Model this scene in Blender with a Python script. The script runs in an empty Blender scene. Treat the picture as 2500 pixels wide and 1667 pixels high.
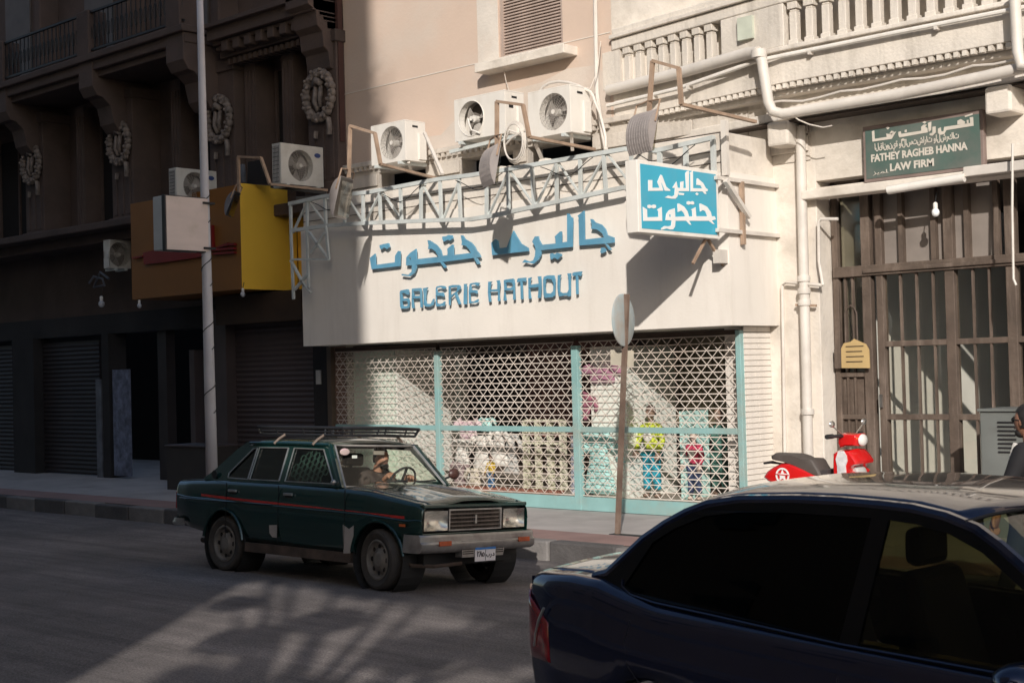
import bpy, bmesh, math, random
from mathutils import Vector, Matrix
S = bpy.context.scene
COL = S.collection
random.seed(7)
R = math.radians
# ---------------- camera, sky, sun, exposure ----------------
def set_camera():
    cd = bpy.data.cameras.new('camera'); cam = bpy.data.objects.new('camera', cd); COL.objects.link(cam)
    a, p, ro = R(46.9), R(1.19), R(1.5)
    f = Vector((-math.cos(a)*math.cos(p), math.sin(a)*math.cos(p), math.sin(p)))
    r = f.cross(Vector((0, 0, 1))).normalized(); u = r.cross(f)
    r2 = r*math.cos(ro) - u*math.sin(ro); u2 = r*math.sin(ro) + u*math.cos(ro)
    m = Matrix((r2, u2, -f)).transposed().to_4x4(); m.translation = (0, 0, 2.05)
    cam.matrix_world = m
    cd.sensor_width = 36; cd.lens = 50.0; cd.clip_end = 500; cd.clip_start = 0.1
    cd.dof.use_dof = True; cd.dof.focus_distance = 17.0; cd.dof.aperture_fstop = 8.0
    S.camera = cam
set_camera()
SUN = Vector((-0.81, 1.0, -0.565))          # the way the sunlight travels
def set_light():
    w = bpy.data.worlds.new('World'); S.world = w; w.use_nodes = True
    nt = w.node_tree; bg = nt.nodes['Background']
    sky = nt.nodes.new('ShaderNodeTexSky'); sky.sky_type = 'NISHITA'; sky.sun_disc = False
    to = -SUN
    sky.sun_elevation = math.atan2(to.z, math.hypot(to.x, to.y)); sky.sun_rotation = math.atan2(to.x, to.y)
    sky.air_density = 1.0; sky.dust_density = 1.5; sky.ozone_density = 1.0
    nt.links.new(sky.outputs[0], bg.inputs[0]); bg.inputs[1].default_value = 0.10
    sd = bpy.data.lights.new('sun', 'SUN'); sd.energy = 3.1; sd.angle = R(0.6); sd.color = (1.0, 0.945, 0.88)
    so = bpy.data.objects.new('sun', sd); COL.objects.link(so)
    so.rotation_euler = SUN.to_track_quat('-Z', 'Y').to_euler(); so.location = (20, -25, 30)
set_light()
S.view_settings.view_transform = 'Standard'; S.view_settings.look = 'None'
S.view_settings.exposure = 0.35; S.view_settings.gamma = 1.0
S.render.engine = 'CYCLES'
S.cycles.filter_width = 1.5
S.cycles.max_bounces = 6; S.cycles.diffuse_bounces = 3; S.cycles.glossy_bounces = 3; S.cycles.transparent_max_bounces = 24; S.cycles.transmission_bounces = 4
# ---------------- materials ----------------
MATS = {}
def mat(name, col, rough=0.7, metal=0.0, var=0.12, scale=3.0, bump=0.0, bscale=40.0, coat=0.0, spec=0.5, dirt=None, dscale=1.2, damt=0.5, streak=False, stretch=None):
    if name in MATS: return MATS[name]
    m = bpy.data.materials.new(name); m.use_nodes = True; MATS[name] = m
    nt = m.node_tree; N = nt.nodes; L = nt.links
    b = N['Principled BSDF']
    b.inputs['Roughness'].default_value = rough; b.inputs['Metallic'].default_value = metal
    b.inputs['Coat Weight'].default_value = coat; b.inputs['Specular IOR Level'].default_value = spec
    if coat: b.inputs['Coat Roughness'].default_value = 0.03
    tc = N.new('ShaderNodeTexCoord'); mp = N.new('ShaderNodeMapping'); L.new(tc.outputs['Object'], mp.inputs[0])
    if stretch: mp.inputs['Scale'].default_value = stretch
    n1 = N.new('ShaderNodeTexNoise'); n1.inputs['Scale'].default_value = scale; n1.inputs['Detail'].default_value = 6
    L.new(mp.outputs[0], n1.inputs['Vector'])
    r1 = N.new('ShaderNodeMapRange'); L.new(n1.outputs[0], r1.inputs[0])
    r1.inputs[1].default_value = 0.3; r1.inputs[2].default_value = 0.7
    r1.inputs[3].default_value = 1 - var; r1.inputs[4].default_value = 1 + var
    mx = N.new('ShaderNodeVectorMath'); mx.operation = 'SCALE'; mx.inputs[0].default_value = col[:3]
    L.new(r1.outputs[0], mx.inputs['Scale'])
    out = mx.outputs[0]
    if dirt:
        mp2 = N.new('ShaderNodeMapping'); L.new(tc.outputs['Object'], mp2.inputs[0])
        mp2.inputs['Scale'].default_value = (1, 1, 0.16) if streak else (1, 1, 1)
        mp2.inputs['Location'].default_value = (3.3, 1.7, 5.1)
        n2 = N.new('ShaderNodeTexNoise'); n2.inputs['Scale'].default_value = dscale*(4 if streak else 1); n2.inputs['Detail'].default_value = 8; n2.inputs['Roughness'].default_value = 0.65
        L.new(mp2.outputs[0], n2.inputs['Vector'])
        r2 = N.new('ShaderNodeMapRange'); L.new(n2.outputs[0], r2.inputs[0])
        r2.inputs[1].default_value = 0.5; r2.inputs[2].default_value = 0.78; r2.inputs[3].default_value = 0; r2.inputs[4].default_value = damt
        mm = N.new('ShaderNodeMix'); mm.data_type = 'RGBA'; L.new(r2.outputs[0], mm.inputs[0])
        L.new(out, mm.inputs[6]); mm.inputs[7].default_value = (*dirt, 1); out = mm.outputs[2]
    L.new(out, b.inputs['Base Color'])
    if bump:
        n3 = N.new('ShaderNodeTexNoise'); n3.inputs['Scale'].default_value = bscale; n3.inputs['Detail'].default_value = 5
        L.new(mp.outputs[0], n3.inputs['Vector'])
        bp = N.new('ShaderNodeBump'); bp.inputs['Strength'].default_value = bump; bp.inputs['Distance'].default_value = 0.02
        L.new(n3.outputs[0], bp.inputs['Height']); L.new(bp.outputs[0], b.inputs['Normal'])
    return m
def glass(name, tint=(1, 1, 1), refl=0.12, rough=0.02):
    if name in MATS: return MATS[name]
    m = bpy.data.materials.new(name); m.use_nodes = True; MATS[name] = m
    nt = m.node_tree; N = nt.nodes; L = nt.links; N.remove(N['Principled BSDF'])
    t = N.new('ShaderNodeBsdfTransparent'); t.inputs[0].default_value = (*tint, 1)
    g = N.new('ShaderNodeBsdfGlossy'); g.inputs['Roughness'].default_value = rough
    fr = N.new('ShaderNodeLayerWeight'); fr.inputs[0].default_value = 0.5
    pw = N.new('ShaderNodeMath'); pw.operation = 'POWER'; L.new(fr.outputs['Facing'], pw.inputs[0]); pw.inputs[1].default_value = 4.0
    ad = N.new('ShaderNodeMath'); ad.operation = 'MULTIPLY_ADD'; L.new(pw.outputs[0], ad.inputs[0]); ad.inputs[1].default_value = 0.9; ad.inputs[2].default_value = refl
    ad.use_clamp = True
    mx = N.new('ShaderNodeMixShader'); L.new(ad.outputs[0], mx.inputs[0]); L.new(t.outputs[0], mx.inputs[1]); L.new(g.outputs[0], mx.inputs[2])
    L.new(mx.outputs[0], N['Material Output'].inputs[0])
    return m
# ---------------- mesh helpers ----------------
WORLD = set()
def thing(name, label, cat, loc=(0, 0, 0), rz=0.0, group=None, rot=None, local=False):
    o = bpy.data.objects.new(name, None); COL.objects.link(o)
    o.location = loc; o.rotation_euler = rot if rot else (0, 0, rz)
    o['label'] = label; o['category'] = cat
    if group: o['group'] = group
    if not local: WORLD.add(o)
    return o
def tag(o, label, cat, group=None):
    o['label'] = label; o['category'] = cat
    if group: o['group'] = group
    return o
def link(o, parent):
    COL.objects.link(o)
    if parent is not None:
        o.parent = parent
        if parent in WORLD: o.matrix_parent_inverse = Matrix.Translation(parent.location).inverted()
    return o
class MB:
    def __init__(s): s.v = []; s.f = []
    def add(s, vs, fs):
        n = len(s.v); s.v += [tuple(v) for v in vs]; s.f += [tuple(i+n for i in f) for f in fs]; return s
    def box(s, x0, x1, y0, y1, z0, z1):
        return s.add([(x, y, z) for x in (x0, x1) for y in (y0, y1) for z in (z0, z1)],
                     [(0, 1, 3, 2), (4, 6, 7, 5), (0, 4, 5, 1), (2, 3, 7, 6), (0, 2, 6, 4), (1, 5, 7, 3)])
    def beam(s, p, q, w, h=None, up=(0, 0, 1)):
        p = Vector(p); q = Vector(q); h = h or w; d = (q-p).normalized(); up = Vector(up)
        if abs(d.dot(up)) > 0.98: up = Vector((0, 1, 0))
        a = d.cross(up).normalized()*w/2; b = a.cross(d).normalized()*h/2
        vs = [c+i*a+j*b for c in (p, q) for i, j in ((-1, -1), (1, -1), (1, 1), (-1, 1))]
        return s.add(vs, [(3, 2, 1, 0), (4, 5, 6, 7), (0, 1, 5, 4), (1, 2, 6, 5), (2, 3, 7, 6), (3, 0, 4, 7)])
    def tube(s, pts, r, n=8, caps=True):
        pts = [Vector(p) for p in pts]; rs = r if isinstance(r, (list, tuple)) else [r]*len(pts)
        ref = Vector((0.13, 0.21, 1)).normalized(); base = len(s.v); a = None
        for i, p in enumerate(pts):
            d = (pts[min(i+1, len(pts)-1)] - pts[max(i-1, 0)]).normalized()
            if a is None:
                a = d.cross(ref if abs(d.dot(ref)) < 0.95 else Vector((1, 0, 0))).normalized()
            else: a = (a - d*a.dot(d)).normalized()
            b = d.cross(a)
            for k in range(n):
                t = 2*math.pi*k/n; s.v.append(tuple(p + (a*math.cos(t) + b*math.sin(t))*rs[i]))
        for i in range(len(pts)-1):
            for k in range(n):
                s.f.append((base+i*n+k, base+i*n+(k+1) % n, base+(i+1)*n+(k+1) % n, base+(i+1)*n+k))
        if caps:
            s.f.append(tuple(base+k for k in range(n))[::-1]); m = base+(len(pts)-1)*n; s.f.append(tuple(m+k for k in range(n)))
        return s
    def lathe(s, prof, c, axis='z', n=20, caps=True):
        c = Vector(c); base = len(s.v)
        for r, h in prof:
            for k in range(n):
                t = 2*math.pi*k/n; x, y = r*math.cos(t), r*math.sin(t)
                s.v.append(tuple(c + Vector({'z': (x, y, h), 'y': (x, h, y), 'x': (h, x, y)}[axis])))
        for i in range(len(prof)-1):
            for k in range(n):
                s.f.append((base+i*n+k, base+i*n+(k+1) % n, base+(i+1)*n+(k+1) % n, base+(i+1)*n+k))
        if caps:
            s.f.append(tuple(base+k for k in range(n))); m = base+(len(prof)-1)*n; s.f.append(tuple(m+k for k in range(n)))
        return s
    def prism(s, poly, d0, d1, fn):     # poly in (u,v), extruded from depth d0 to d1, fn(u,v,d) -> point
        n = len(poly); vs = [fn(u, v, d0) for u, v in poly] + [fn(u, v, d1) for u, v in poly]
        return s.add(vs, [tuple(range(n))[::-1], tuple(range(n, 2*n))] + [(i, (i+1) % n, (i+1) % n+n, i+n) for i in range(n)])
    def grid(s, rows, close=False):
        base = len(s.v); n = len(rows[0])
        for r in rows: s.v += [tuple(p) for p in r]
        for i in range(len(rows)-1):
            for j in range(n-1 if not close else n):
                s.f.append((base+i*n+j, base+i*n+(j+1) % n, base+(i+1)*n+(j+1) % n, base+(i+1)*n+j))
        return s
    def ball(s, c, rx, ry=None, rz=None, n=12, m=8):
        ry = ry or rx; rz = rz or rx; rows = []
        for i in range(m+1):
            a = math.pi*i/m
            rows.append([(c[0]+rx*math.sin(a)*math.cos(2*math.pi*k/n), c[1]+ry*math.sin(a)*math.sin(2*math.pi*k/n), c[2]+rz*math.cos(a)) for k in range(n)])
        return s.grid(rows, True)
    def build(s, name, m, parent=None, smooth=False, bevel=0, solid=0, kind=None, fix=True):
        me = bpy.data.meshes.new(name); me.from_pydata(s.v, [], s.f); me.materials.append(m)
        if fix:
            bm = bmesh.new(); bm.from_mesh(me); bmesh.ops.remove_doubles(bm, verts=bm.verts, dist=1e-5)
            bmesh.ops.recalc_face_normals(bm, faces=bm.faces); bm.to_mesh(me); bm.free()
        if smooth:
            for p in me.polygons: p.use_smooth = True
            if smooth != 'all':
                try: me.set_sharp_from_angle(angle=R(38))
                except Exception: pass
        me.update()
        o = bpy.data.objects.new(name, me); link(o, parent)
        if solid:
            md = o.modifiers.new('solidify', 'SOLIDIFY'); md.thickness = solid; md.offset = 0
        if bevel:
            md = o.modifiers.new('bevel', 'BEVEL'); md.width = bevel; md.segments = 2; md.limit_method = 'ANGLE'; md.angle_limit = R(40)
        if kind: o['kind'] = kind
        return o
def P(name, m, parent, box=None, **k):
    return MB().box(*box).build(name, m, parent, **k)
def sheet(loops, thick, off=0.0):                # flat outline with holes -> extruded mesh in (u, v, w)
    cu = bpy.data.curves.new('tmp', 'CURVE'); cu.dimensions = '2D'; cu.fill_mode = 'BOTH'; cu.extrude = thick/2; cu.offset = off
    for lp in loops:
        sp = cu.splines.new('POLY'); sp.points.add(len(lp)-1)
        for i, (u, v) in enumerate(lp): sp.points[i].co = (u, v, 0, 1)
        sp.use_cyclic_u = True
    o = bpy.data.objects.new('tmp', cu); me = bpy.data.meshes.new_from_object(o)
    vs = [v.co.copy() for v in me.vertices]; fs = [tuple(p.vertices) for p in me.polygons]
    bpy.data.objects.remove(o); bpy.data.curves.remove(cu); bpy.data.meshes.remove(me)
    return vs, fs
def plate(name, loops, thick, fn, m, parent, off=0.0, **k):
    vs, fs = sheet(loops, thick, off); mb = MB(); mb.add([fn(v.x, v.y, v.z) for v in vs], fs)
    return mb.build(name, m, parent, **k)
def onwall(Y): return lambda u, v, w: (u, Y+w, v)
def onside(X): return lambda u, v, w: (X+w, u, v)
def text(name, body, size, fn, m, parent, bold=0.0, thick=0.006, width=None, spacing=1.0, wpos=None):
    cu = bpy.data.curves.new('tmp', 'FONT'); cu.body = body; cu.size = size; cu.offset = bold; cu.extrude = thick/2
    cu.align_x = 'CENTER'; cu.space_character = spacing; cu.resolution_u = 2
    o = bpy.data.objects.new('tmp', cu); me = bpy.data.meshes.new_from_object(o)
    vs = [v.co.copy() for v in me.vertices]; fs = [tuple(p.vertices) for p in me.polygons]
    bpy.data.objects.remove(o); bpy.data.curves.remove(cu); bpy.data.meshes.remove(me)
    if width and vs:
        w = max(v.x for v in vs) - min(v.x for v in vs); k = width/w
        for v in vs: v.x *= k
    mb = MB(); mb.add([fn(v.x, v.y, v.z) for v in vs], fs)
    return mb.build(name, m, parent, fix=False)
def dup(root, loc=None, rot=None, label=None, parent=None):
    r = root.copy(); COL.objects.link(r)
    if loc is not None: r.location = loc
    if rot is not None: r.rotation_euler = rot
    if label: r['label'] = label
    for ch in list(root.children):
        c = ch.copy(); COL.objects.link(c); c.parent = r
        for g in list(ch.children):
            d = g.copy(); COL.objects.link(d); d.parent = c
    return r
def kids(mesh_obj, n, fn):              # n-1 linked copies of a part; fn(i) -> location
    for i in range(1, n):
        c = mesh_obj.copy(); COL.objects.link(c); c.location = fn(i)
def struct(o): o['kind'] = 'structure'; return o
# ---------------- colours ----------------
def road_mat():
    m = bpy.data.materials.new('worn asphalt'); m.use_nodes = True; nt = m.node_tree; N = nt.nodes; L = nt.links; b = N['Principled BSDF']; b.inputs['Roughness'].default_value = 0.85
    tc = N.new('ShaderNodeTexCoord')
    def noise(scale, detail, sc=(1, 1, 1), rough=0.6):
        mp = N.new('ShaderNodeMapping'); mp.inputs['Scale'].default_value = sc; L.new(tc.outputs['Object'], mp.inputs[0]); n = N.new('ShaderNodeTexNoise'); n.inputs['Scale'].default_value = scale; n.inputs['Detail'].default_value = detail; n.inputs['Roughness'].default_value = rough; L.new(mp.outputs[0], n.inputs['Vector']); return n.outputs[0]
    def rng_(o, a, b_, c, d):
        r = N.new('ShaderNodeMapRange'); L.new(o, r.inputs[0]); r.inputs[1].default_value = a; r.inputs[2].default_value = b_; r.inputs[3].default_value = c; r.inputs[4].default_value = d; return r.outputs[0]
    def mul(a, b_):
        k = N.new('ShaderNodeMath'); k.operation = 'MULTIPLY'; L.new(a, k.inputs[0]); L.new(b_, k.inputs[1]); return k.outputs[0]
    sp = rng_(noise(55, 3, rough=0.8), 0.35, 0.65, 0.55, 1.5); st = rng_(noise(1.6, 6, (0.16, 1.5, 1)), 0.35, 0.65, 0.78, 1.22); bl = rng_(noise(0.5, 8, rough=0.7), 0.35, 0.65, 0.72, 1.25); st2 = rng_(noise(9, 4, (0.06, 1, 1)), 0.3, 0.7, 0.86, 1.14)
    vo = N.new('ShaderNodeTexVoronoi'); vo.feature = 'DISTANCE_TO_EDGE'; vo.inputs['Scale'].default_value = 0.55; wp = N.new('ShaderNodeTexNoise'); wp.inputs['Scale'].default_value = 1.5; L.new(tc.outputs['Object'], wp.inputs['Vector']); ad = N.new('ShaderNodeVectorMath'); ad.operation = 'ADD'; L.new(tc.outputs['Object'], ad.inputs[0]); L.new(wp.outputs[1], ad.inputs[1]); L.new(ad.outputs[0], vo.inputs['Vector']); ck = rng_(vo.outputs[0], 0.0, 0.015, 0.86, 1.0)
    v = mul(mul(mul(sp, st), mul(bl, st2)), ck); s_ = N.new('ShaderNodeVectorMath'); s_.operation = 'SCALE'; s_.inputs[0].default_value = (0.165, 0.143, 0.134); L.new(v, s_.inputs['Scale']); L.new(s_.outputs[0], b.inputs['Base Color'])
    bp = N.new('ShaderNodeBump'); bp.inputs['Strength'].default_value = 0.55; bp.inputs['Distance'].default_value = 0.012; L.new(sp, bp.inputs['Height']); L.new(bp.outputs[0], b.inputs['Normal']); return m
asphalt = mat('asphalt', (0.125, 0.115, 0.115), 0.86, var=0.16, scale=1.3, bump=0.35, bscale=160, dirt=(0.065, 0.060, 0.060), dscale=0.5, damt=0.7)
paving = mat('paving', (0.42, 0.385, 0.365), 0.85, var=0.12, scale=2.2, bump=0.3, bscale=60, dirt=(0.22, 0.19, 0.18), dscale=1.0, damt=0.7)
kerbm = mat('kerb stone', (0.20, 0.185, 0.175), 0.85, var=0.25, scale=2.0, bump=0.5, bscale=30, dirt=(0.06, 0.055, 0.055), dscale=1.3, damt=0.8)
kerbd = mat('dark painted kerb', (0.10, 0.092, 0.09), 0.8, var=0.3, scale=2.5, bump=0.5, bscale=30)
cream = mat('cream render', (0.79, 0.735, 0.665), 0.8, var=0.05, scale=1.0, bump=0.12, bscale=30, dirt=(0.46, 0.40, 0.33), dscale=0.8, damt=0.28, streak=True)
creamold = mat('weathered cream render', (0.72, 0.655, 0.575), 0.85, var=0.12, scale=1.8, bump=0.4, bscale=18, dirt=(0.36, 0.31, 0.25), dscale=1.4, damt=0.7)
stone = mat('grey stone', (0.58, 0.525, 0.46), 0.85, var=0.14, scale=2.0, bump=0.4, bscale=25, dirt=(0.27, 0.23, 0.19), dscale=1.2, damt=0.7, streak=True)
pink = mat('pink plaster', (0.60, 0.465, 0.375), 0.85, var=0.06, scale=0.9, bump=0.15, bscale=22, dirt=(0.58, 0.51, 0.44), dscale=0.55, damt=0.85)
patch = mat('plaster patch', (0.66, 0.60, 0.53), 0.85, var=0.12, scale=2, bump=0.3, bscale=20, dirt=(0.6, 0.45, 0.35), dscale=1.3, damt=0.5)
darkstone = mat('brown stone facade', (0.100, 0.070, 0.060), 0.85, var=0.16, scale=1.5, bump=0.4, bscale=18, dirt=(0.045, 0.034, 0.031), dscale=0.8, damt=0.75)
wreathm = mat('pale carved stone', (0.20, 0.165, 0.145), 0.85, var=0.3, scale=9, bump=0.6, bscale=30)
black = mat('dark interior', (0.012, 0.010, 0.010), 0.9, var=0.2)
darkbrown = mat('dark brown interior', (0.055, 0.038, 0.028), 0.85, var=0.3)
teal = mat('teal painted steel', (0.26, 0.45, 0.44), 0.5, var=0.10, scale=3, dirt=(0.36, 0.33, 0.27), dscale=1.5, damt=0.8)
lattice_m = mat('dusty steel lattice', (0.70, 0.62, 0.55), 0.6, var=0.2, scale=1.0, dirt=(0.33, 0.22, 0.16), dscale=0.7, damt=0.6)
bluegrey = mat('pale blue painted steel', (0.56, 0.59, 0.57), 0.55, var=0.12, scale=3, dirt=(0.30, 0.26, 0.21), dscale=2.5, damt=0.6)
rust = mat('rusty angle iron', (0.34, 0.235, 0.165), 0.8, var=0.25, scale=6, dirt=(0.46, 0.36, 0.28), dscale=2.5, damt=0.7)
letter = mat('blue letter enamel', (0.115, 0.315, 0.46), 0.55, var=0.13, scale=4, dirt=(0.22, 0.37, 0.45), dscale=2.5, damt=0.6)
lettersd = mat('worn letter sides', (0.36, 0.42, 0.42), 0.6, var=0.2, scale=6)
white = mat('white paint', (0.80, 0.76, 0.70), 0.5, var=0.05, scale=3, dirt=(0.50, 0.44, 0.36), dscale=1.6, damt=0.5, streak=True)
pipew = mat('painted drain pipe', (0.66, 0.61, 0.55), 0.5, var=0.10, scale=2.5, dirt=(0.40, 0.35, 0.30), dscale=1.6, damt=0.6)
greyhood = mat('faded grey sheet metal', (0.30, 0.265, 0.25), 0.6, var=0.12, scale=5, bump=0.2, bscale=50)
blackm = mat('black rubber', (0.018, 0.018, 0.019), 0.7, var=0.2)
blackpaint = mat('black painted steel', (0.018, 0.018, 0.02), 0.4, var=0.2)
chrome = mat('dull chrome', (0.55, 0.53, 0.50), 0.3, metal=0.9, var=0.2, scale=8)
wood = mat('weathered dark wood', (0.105, 0.076, 0.058), 0.75, var=0.25, scale=3, bump=0.4, bscale=20, dirt=(0.27, 0.21, 0.17), dscale=2, damt=0.7, streak=True)
glassclear = glass('clear glass', (0.93, 0.96, 0.95), 0.05)
glassdirty = glass('dusty glass', (0.70, 0.68, 0.62), 0.08, 0.12)
# ================= the ground =================
def ground():
    struct(P('ground', asphalt, None, (-200, 200, -60, 200, -0.6, -0.2)))
    def rz(y): return -0.062*max(0, min(y, 10.7)-9.0) + 0.04*max(0, min(y, 11.8)-10.7)
    rows = [[(x, y, rz(y)+0.008*math.sin(x*1.1)*math.sin(y*0.9)*(1 if y < 9 else 0)) for y in [i*1.0-10 for i in range(19)]+[9.0, 9.6, 10.2, 10.7, 11.3, 11.8, 12.3]] for x in (i*2.0-120 for i in range(100))]
    m = MB(); m.grid(rows); g = m.build('road', road_mat(), None, smooth='all'); struct(g)
    pv = struct(P('pavement', paving, None, (-90, 30, 11.98, 22, -0.3, 0.145)))
    struct(P('pavement', paving, None, (-90, 60, -6, -1.2, -0.3, 0.14)))
    k = struct(MB().box(-90, -40, 11.78, 11.975, -0.3, 0.14).build('kerb', kerbm, None))
    # separate kerb stones, alternately pale and black
    a = MB().box(0, 0.93, 11.78, 11.975, -0.25, 0.15).build('kerb_stone', kerbm, k, bevel=0.02)
    b = MB().box(0, 0.93, 11.78, 11.975, -0.25, 0.15).build('kerb_stone', kerbd, k, bevel=0.02)
    a.location = (-40, 0, 0); b.location = (-39.05, 0, 0)
    for i in range(2, 50):
        x = -40 + i*0.95
        dark = (i % 2 == 1) if x < -17 else (i % 3 == 1)
        c = (b if dark else a).copy(); COL.objects.link(c); c.location = (x, 0.012*math.sin(i*2.3), 0.006*math.sin(i*1.7))
    pinkband = mat('pinkish paving', (0.30, 0.19, 0.17), 0.85, var=0.15, scale=2, bump=0.3, bscale=60, dirt=(0.2, 0.15, 0.14), damt=0.7)
    struct(P('pavement', pinkband, None, (-90, 30, 11.98, 12.65, 0.10, 0.149)))
ground()
# ================= the pink apartment building with the shop in it =================
WX0, WY = -17.96, 15.30
bld = thing('apartment_building', 'sunlit pink and cream apartment building with the blue lettered children\'s shop and a stone balcony', 'building', (-9, 17, 0))
def rect(x0, z0, x1, z1): return [(x0, z0), (x1, z0), (x1, z1), (x0, z1)]
# upper wall with the slatted window; band below with three low openings
upwin = rect(-14.42, 6.66, -13.17, 8.7)
plate('wall', [[(WX0, 5.50), (-12.28, 5.50), (-12.28, 12), (WX0, 12)], upwin], 0.3, onwall(WY+0.15), pink, bld)
P('plaster_patch', patch, bld, (-14.86, -14.43, WY-0.006, WY+0.01, 6.62, 8.9))
P('wall', creamold, bld, (-12.28, 6, WY, WY+0.3, 5.50, 12))
MEZ = [(-17.144, -16.018), (-15.272, -14.157), (-13.893, -12.645)]
lo, hi = 4.62, 5.30
plate('stone_band', [[(WX0, 4.55), (-9.2, 4.55), (-9.2, 5.42), (WX0, 5.42)]] + [rect(a, lo, b, hi) for a, b in MEZ], 0.34, onwall(WY+0.15), stone, bld)
# grooved courses in the stone band: separate stones proud of it, between the openings
edges = [WX0] + [e for ab in MEZ for e in ab] + [-9.2]
for i in range(0, len(edges), 2):
    x0, x1 = edges[i]+0.004, edges[i+1]-0.004
    n = max(1, round((x1-x0)/0.8))
    for r_ in range(3):
        for j in range(n):
            w = (x1-x0)/n
            P('stone', stone, bld, (x0+j*w+0.006, x0+(j+1)*w-0.006, WY-0.06, WY-0.022, 4.66+r_*0.215, 4.66+r_*0.215+0.19), bevel=0.008)
P('cornice', stone, bld, (WX0, -9.2, WY-0.10, WY+0.1, 5.42, 5.50), bevel=0.015)
m = MB()
x = WX0+0.05
while x < -12.3:
    m.box(x, x+0.06, WY-0.085, WY, 5.36, 5.418); x += 0.12
m.build('dentils', stone, bld, kind='stuff')
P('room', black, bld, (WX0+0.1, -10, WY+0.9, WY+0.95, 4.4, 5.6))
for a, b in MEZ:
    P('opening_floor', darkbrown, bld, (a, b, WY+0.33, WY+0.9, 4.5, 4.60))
pp = [(-16.7, 5.52), (-16.6, 5.66), (-16.2, 5.74), (-15.7, 5.72), (-15.4, 5.9), (-14.9, 6.02), (-14.3, 6.18), (-13.6, 6.2), (-13.1, 6.32), (-12.6, 6.28), (-12.35, 6.1), (-12.32, 5.52)]
plate('plaster_patch', [pp], 0.008, onwall(WY-0.001), mat('grey pink repair plaster', (0.60, 0.52, 0.45), 0.85, var=0.1, scale=1.5, bump=0.25, bscale=20, dirt=(0.60, 0.465, 0.375), dscale=1.2, damt=0.7), bld)
# plaster joint line
P('plaster_joint', patch, bld, (WX0, -12.3, WY-0.008, WY+0.01, 6.685, 6.70))
# slatted window
wf = P('window', patch, bld, (-14.43, -13.16, WY+0.10, WY+0.14, 6.60, 8.75))
P('sill', creamold, wf, (-14.655,-12.905,15.0,15.34,6.47,6.6), bevel=0.012)
slm = mat('pinkish grey shutter slat', (0.42, 0.33, 0.28), 0.7, var=0.12, scale=4)
sl = MB(); sl.add([(-14.36, 15.34, 0), (-13.22, 15.34, 0), (-13.22, 15.385, 0.05), (-14.36, 15.385, 0.05), (-14.36, 15.35, -0.008), (-13.22, 15.35, -0.008), (-13.22, 15.395, 0.042), (-14.36, 15.395, 0.042)],
    [(0, 1, 2, 3), (7, 6, 5, 4), (0, 4, 5, 1), (1, 5, 6, 2), (2, 6, 7, 3), (3, 7, 4, 0)])
s0 = sl.build('slat', slm, wf); s0.location = (0, 0, 6.62)
for i in range(1, 46):
    c = s0.copy(); COL.objects.link(c); c.location = (0, 0, 6.62+i*0.0455)
for x0, x1 in ((-14.42, -14.36), (-13.22, -13.17)): P('frame', slm, wf, (x0, x1, 15.325, 15.40, 6.601, 8.7))
# ---- main wall right of the shop and door surround ----
JX = -9.90
P('wall', creamold, bld, (JX, -9.14, WY, WY+0.4, 0.1, 5.0), bevel=0.01)
P('wall', creamold, bld, (-9.14, 3.0, WY, WY+0.4, 4.28, 5.0))
P('wall', creamold, bld, (-5.6, 3.0, WY, WY+0.4, 0.1, 4.28)); P('wall', pink, bld, (3.0, 30.0, WY, WY+0.4, 0.1, 14))
P('wall', stone, bld, (-9.14, 3, WY, WY+0.4, 5.0, 5.48))
P('lintel', creamold, bld, (-9.26, -5.4, WY-0.16, WY+0.1, 4.05, 4.16), bevel=0.015)
P('lintel', creamold, bld, (-9.30, -5.4, WY-0.06, WY+0.1, 4.16, 4.19), bevel=0.01)
P('wall', black, bld, (-20, 3.2, 22, 22.2, 0, 12))
# ---- entrance door ----
door = P('door', wood, bld, (-9.14, -5.6, 15.62, 15.70, 0.12, 0.22))
xs = [(-9.14, -9.07), (-8.72, -8.60), (-8.50, -8.40), (-7.86+0.62, -7.86+0.74), (-6.62, -6.52), (-6.02, -5.9)]
D0, D1 = -9.098, -6.852
SL, ML, MM = -8.668, -8.446, -7.582
ZT, ZH = 3.102, 3.007
for a, w in ((D0-0.02, 0.08), (SL-0.05, 0.12), (ML-0.08, 0.09), (MM-0.06, 0.12), (D1-0.05, 0.12), (-5.98, 0.1)):
    P('post', wood, door, (a, a+w, 15.58, 15.70, 0.12, 4.28), bevel=0.01)
P('transom_rail', wood, door, (D0, -5.6, 15.55, 15.70, ZT-0.01, ZT+0.12), bevel=0.01)
P('transom_rail', wood, door, (SL, -5.6, 15.52, 15.58, ZT+0.02, ZT+0.07), bevel=0.01)
P('transom_rail', wood, door, (D0, -5.6, 15.58, 15.70, 4.12, 4.28))
for z in (2.257, 1.38):
    P('cross_rail', wood, door, (ML, -5.6, 15.585, 15.66, z-0.035, z+0.035), bevel=0.008)
for z in (1.897, 1.379):
    P('cross_rail', wood, door, (D0, SL, 15.585, 15.66, z-0.03, z+0.03), bevel=0.008)
bars = [-8.218, -8.01, -7.8, -7.306, -7.108]
for b in bars: P('bar', wood, door, (b-0.012, b+0.012, 15.60, 15.64, 0.2, ZT))
for b in (D0+0.14, D0+0.24): P('bar', wood, door, (b-0.012, b+0.012, 15.60, 15.64, 0.2, ZT))
for b in (-8.183, -7.765, -7.35, -6.996): P('bar', wood, door, (b-0.03, b+0.03, 15.58, 15.66, ZT+0.12, 4.12))
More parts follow.
